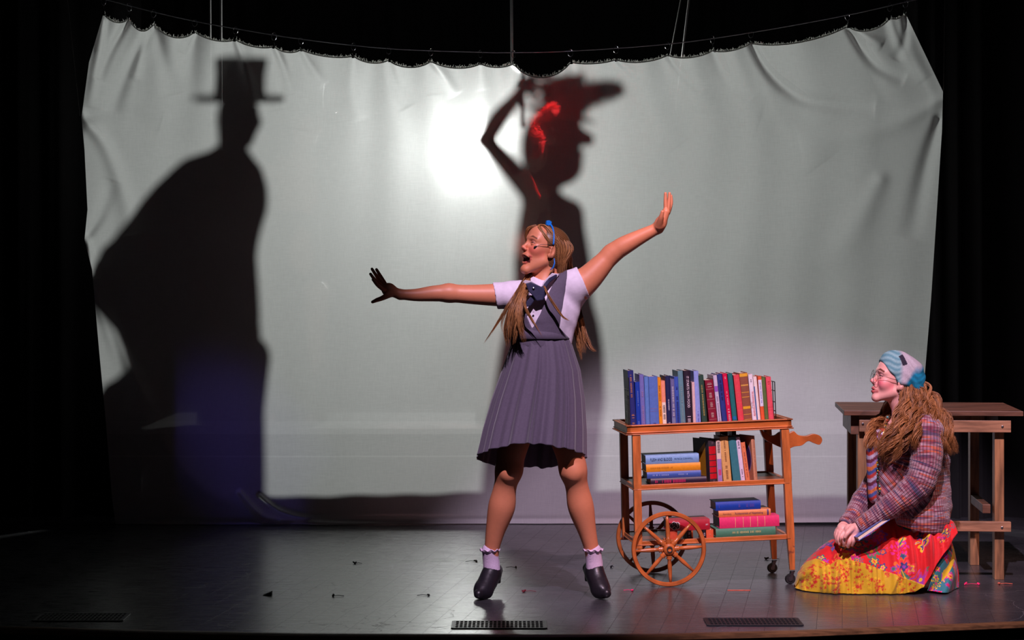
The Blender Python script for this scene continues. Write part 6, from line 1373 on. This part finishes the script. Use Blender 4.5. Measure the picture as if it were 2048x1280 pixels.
# wavy hair
base = [el(W(0, -.045, -.02), np.array((.070, .062, .075)), wh['R'], .02), rc(W(.01, -.075, -.05), h(1865, 850, .0), .052, .06, .03)]
base += [el(W(0, .06, -.03), np.array((.08, .075, .09)), wh['R'], .01, 's')] + [el(W(s_ * .085, .0, -.022), np.array((.03, .024, .038)), wh['R'], .006, 's') for s_ in (-1, 1)]
cv, cq = sdf_mesh(base, .0045); rr = np.random.default_rng(5); ccol = np.array([.16, .06, .025]) * (1 + .25 * rr.normal(0, 1, (len(cv), 1))); ho = link('hair', mesh_np('hair', cv, cq), HM, wo, True, True, col=np.clip(ccol, .02, 1))
lk = []
st = [W(.055, -.05, .0), W(.04, -.085, -.01), W(.0, -.10, -.02), W(.065, -.025, -.02)]
def L(p0, pts, spr, n, wa=.012, wl=.115, rad=.0011): lk.append(([p0] + [h(*p) for p in pts], spr, int(n * 2.6), rad, wa, wl))
L(st[0], [(1812, 815, -.10), (1800, 860, -.17), (1785, 895, -.20), (1768, 925, -.19)], [.014, .020, .026, .028, .014], 90)
L(st[3], [(1798, 825, -.10), (1784, 862, -.17), (1768, 890, -.19), (1758, 915, -.18)], [.008, .014, .020, .020, .010], 60)
L(st[0], [(1826, 820, -.12), (1815, 860, -.20), (1800, 890, -.22), (1790, 925, -.20)], [.012, .022, .026, .024, .012], 70)
L(st[1], [(1842, 815, -.10), (1836, 855, -.20), (1832, 880, -.23), (1838, 903, -.23)], [.012, .020, .020, .016, .006], 50)
L(st[1], [(1858, 815, -.08), (1872, 855, -.14), (1882, 885, -.15), (1898, 912, -.12)], [.016, .024, .026, .024, .010], 100)
L(st[2], [(1862, 800, -.02), (1885, 840, -.06), (1898, 875, -.08), (1910, 908, -.06)], [.016, .024, .024, .020, .008], 90)
L(st[1], [(1850, 800, -.08), (1862, 840, -.16), (1870, 870, -.19), (1876, 898, -.18)], [.014, .022, .024, .020, .010], 70)
L(W(-.06, -.02, -.04), [(1775, 828, .08), (1752, 850, .02), (1745, 875, -.06), (1752, 905, -.10)], [.012, .022, .026, .024, .012], 110)
L(W(-.05, -.01, -.05), [(1768, 835, .06), (1746, 858, -.02), (1740, 885, -.08), (1738, 900, -.10)], [.010, .016, .016, .014, .006], 50)
L(W(-.05, -.01, -.05), [(1775, 840, .04), (1762, 870, -.06), (1765, 900, -.12), (1772, 940, -.15)], [.010, .016, .018, .018, .008], 50)
L(W(.02, -.09, -.01), [(1850, 780, -.05), (1856, 830, -.10), (1850, 870, -.19), (1856, 890, -.2)], [.02, .026, .026, .02, .01], 70)
L(W(0, -.10, -.01), [(1866, 800, .02), (1888, 840, .0), (1895, 880, .0), (1902, 905, .0)], [.016, .022, .026, .022, .01], 60)
hair('hair_strands', lk, HM, ho, 33, dark=(.10, .035, .012), light=(.50, .22, .075))
# book held on her lap
bk = book('blue book with cream pages held on the lap of the kneeling woman', .020, .165, .11, (90, 120, 190), pages=(236, 214, 190))
zx = h(1711, 1083, -.235); zy = h(1771, 1042, -.215); ax_ = (zy - zx); ax_ /= np.linalg.norm(ax_)
# height axis runs up the lap; page edges face the viewer
yv_ = np.array([0, -1.0, 0]); yv_ = yv_ - ax_ * (yv_ @ ax_); yv_ /= np.linalg.norm(yv_); xv = np.cross(yv_, ax_)
M = Matrix(((xv[0], yv_[0], ax_[0], 0), (xv[1], yv_[1], ax_[1], 0), (xv[2], yv_[2], ax_[2], 0), (0, 0, 0, 1)))
nrm = xv if xv[2] > 0 else -xv
pos = zx + np.array([0, .11, 0]) + nrm * .004
bk.matrix_world = Matrix.Translation(pos) @ M

# ------------------------------------------------------------------ floor vents and litter
def vent(px0, px1, py0, py1, lab):
    d0 = F * HC / (py1 - YH); d1 = F * HC / (py0 - YH); pc = (px0 + px1) / 2; wdt = (px1 - px0) / F * d0
    t = root('floor_vent', ((pc - 1024) / F * (d0 + d1) / 2, (d0 + d1) / 2, .0), lab, 'vent')
    dp = d1 - d0; vm = mat('dark_vent_metal', (0.02, 0.02, 0.022), .45, .2, metal=.6); vb = mat('vent_shadow_gap', (0.003, 0.003, 0.003), .9, .1)
    sk = lambda x, y, z: (x + ((pc - 1024) / F) * y * 0, y, z)
    MB().box((0, 0, .0015), (wdt - .02, dp - .02, .002)).build('vent_shade_sheet', vb, t)  # black sheet put in for the shade under the grille
    mb = MB()
    for sy in (-1, 1): mb.box((0, sy * dp / 2, .003), (wdt, .012, .004))
    for sx in (-1, 1): mb.box((sx * wdt / 2, 0, .003), (.012, dp, .004))
    mb.build('frame', vm, t, bevel=.001); n = int(wdt / .016); mb = MB()
    for k in range(n): mb.box((-wdt / 2 + (k + .5) * wdt / n, 0, .003), (.006, dp, .003))
    for k in range(1, 4): mb.box((0, -dp / 2 + k * dp / 4, .0035), (wdt, .006, .003))
    mb.build('grille', vm, t)
vent(905, 1092, 1244, 1258, 'dark rectangular vent grille in the floor in front of the girl'); vent(1412, 1600, 1238, 1252, 'dark rectangular vent grille in the floor below the book cart'); vent(74, 252, 1229, 1243, 'dim vent grille in the dark left corner of the stage floor')
lit = [(717, 1128, 14, 'k', 0, 'left of the girl, farthest back'), (942, 1124, 22, 'k', 1, 'just left of the girl, behind her foot'), (1022, 1136, 20, 'k', 1, 'between the feet of the girl, black one'), (1060, 1184, 24, 'm', 0, 'between the feet of the girl, dark red one'), (677, 1193, 22, 'k', 0, 'left part of the bright floor'), (846, 1192, 24, 'k', 1, 'left of the front foot of the girl'), (535, 1190, 18, 'w', 0, 'wedge at the edge of the top hat shadow'), (1256, 1182, 18, 'p', 1, 'pink one left of the big cart wheel'), (1478, 1181, 46, 'o', 2, 'long orange streak in front of the cart'), (1545, 1119, 26, 'k', 0, 'under the cart between the casters'), (1944, 1170, 28, 'p', 3, 'pink one right of the kneeling woman'), (2012, 1169, 26, 'o', 0, 'orange one at the right edge of the floor'), (1225, 1135, 6, 'k', 0, 'tiny black one beside the far cart wheel')]
lc = dict(k=(16, 14, 16), m=(120, 20, 40), p=(240, 40, 110), o=(236, 110, 80), w=(10, 10, 12))
for (px, py, L2, cc, kind, where) in lit:
    d = F * HC / (py - YH); l2 = L2 / F * d; mm = mat('scrap_' + cc, lin(lc[cc]), .7, .2, 100); mb = MB(); r = np.random.default_rng(px)
    if kind == 2: mb.box((0, 0, .0015), (l2, .006, .002))
    else:
        if cc == 'w': mb.prism([(-l2 / 2, 0), (l2 / 2, .016), (l2 / 2, 0)], -.02, .02)
        else:
            mb.tube([(-l2 / 2, 0, .003), (0, .006, .005), (l2 / 2, 0, .003)], .0013, 5)
            sx = l2 / 2 if kind in (1, 3) else -l2 / 2
            for e in ([sx, -sx] if kind == 3 else [sx]):
                for k in range(3): mb.tube([(e, 0, .004), (e + r.normal(0, .006), r.normal(0, .01), .004 + r.uniform(0, .006))], [.005, .003], 6)
    o = mb.build('floor_scrap', mm); o.location = ((px - 1024) / F * d, d, 0); tag(o, 'small floor scrap, ' + where if kind not in (2,) and cc != 'w' else 'floor scrap, ' + where, 'scrap')
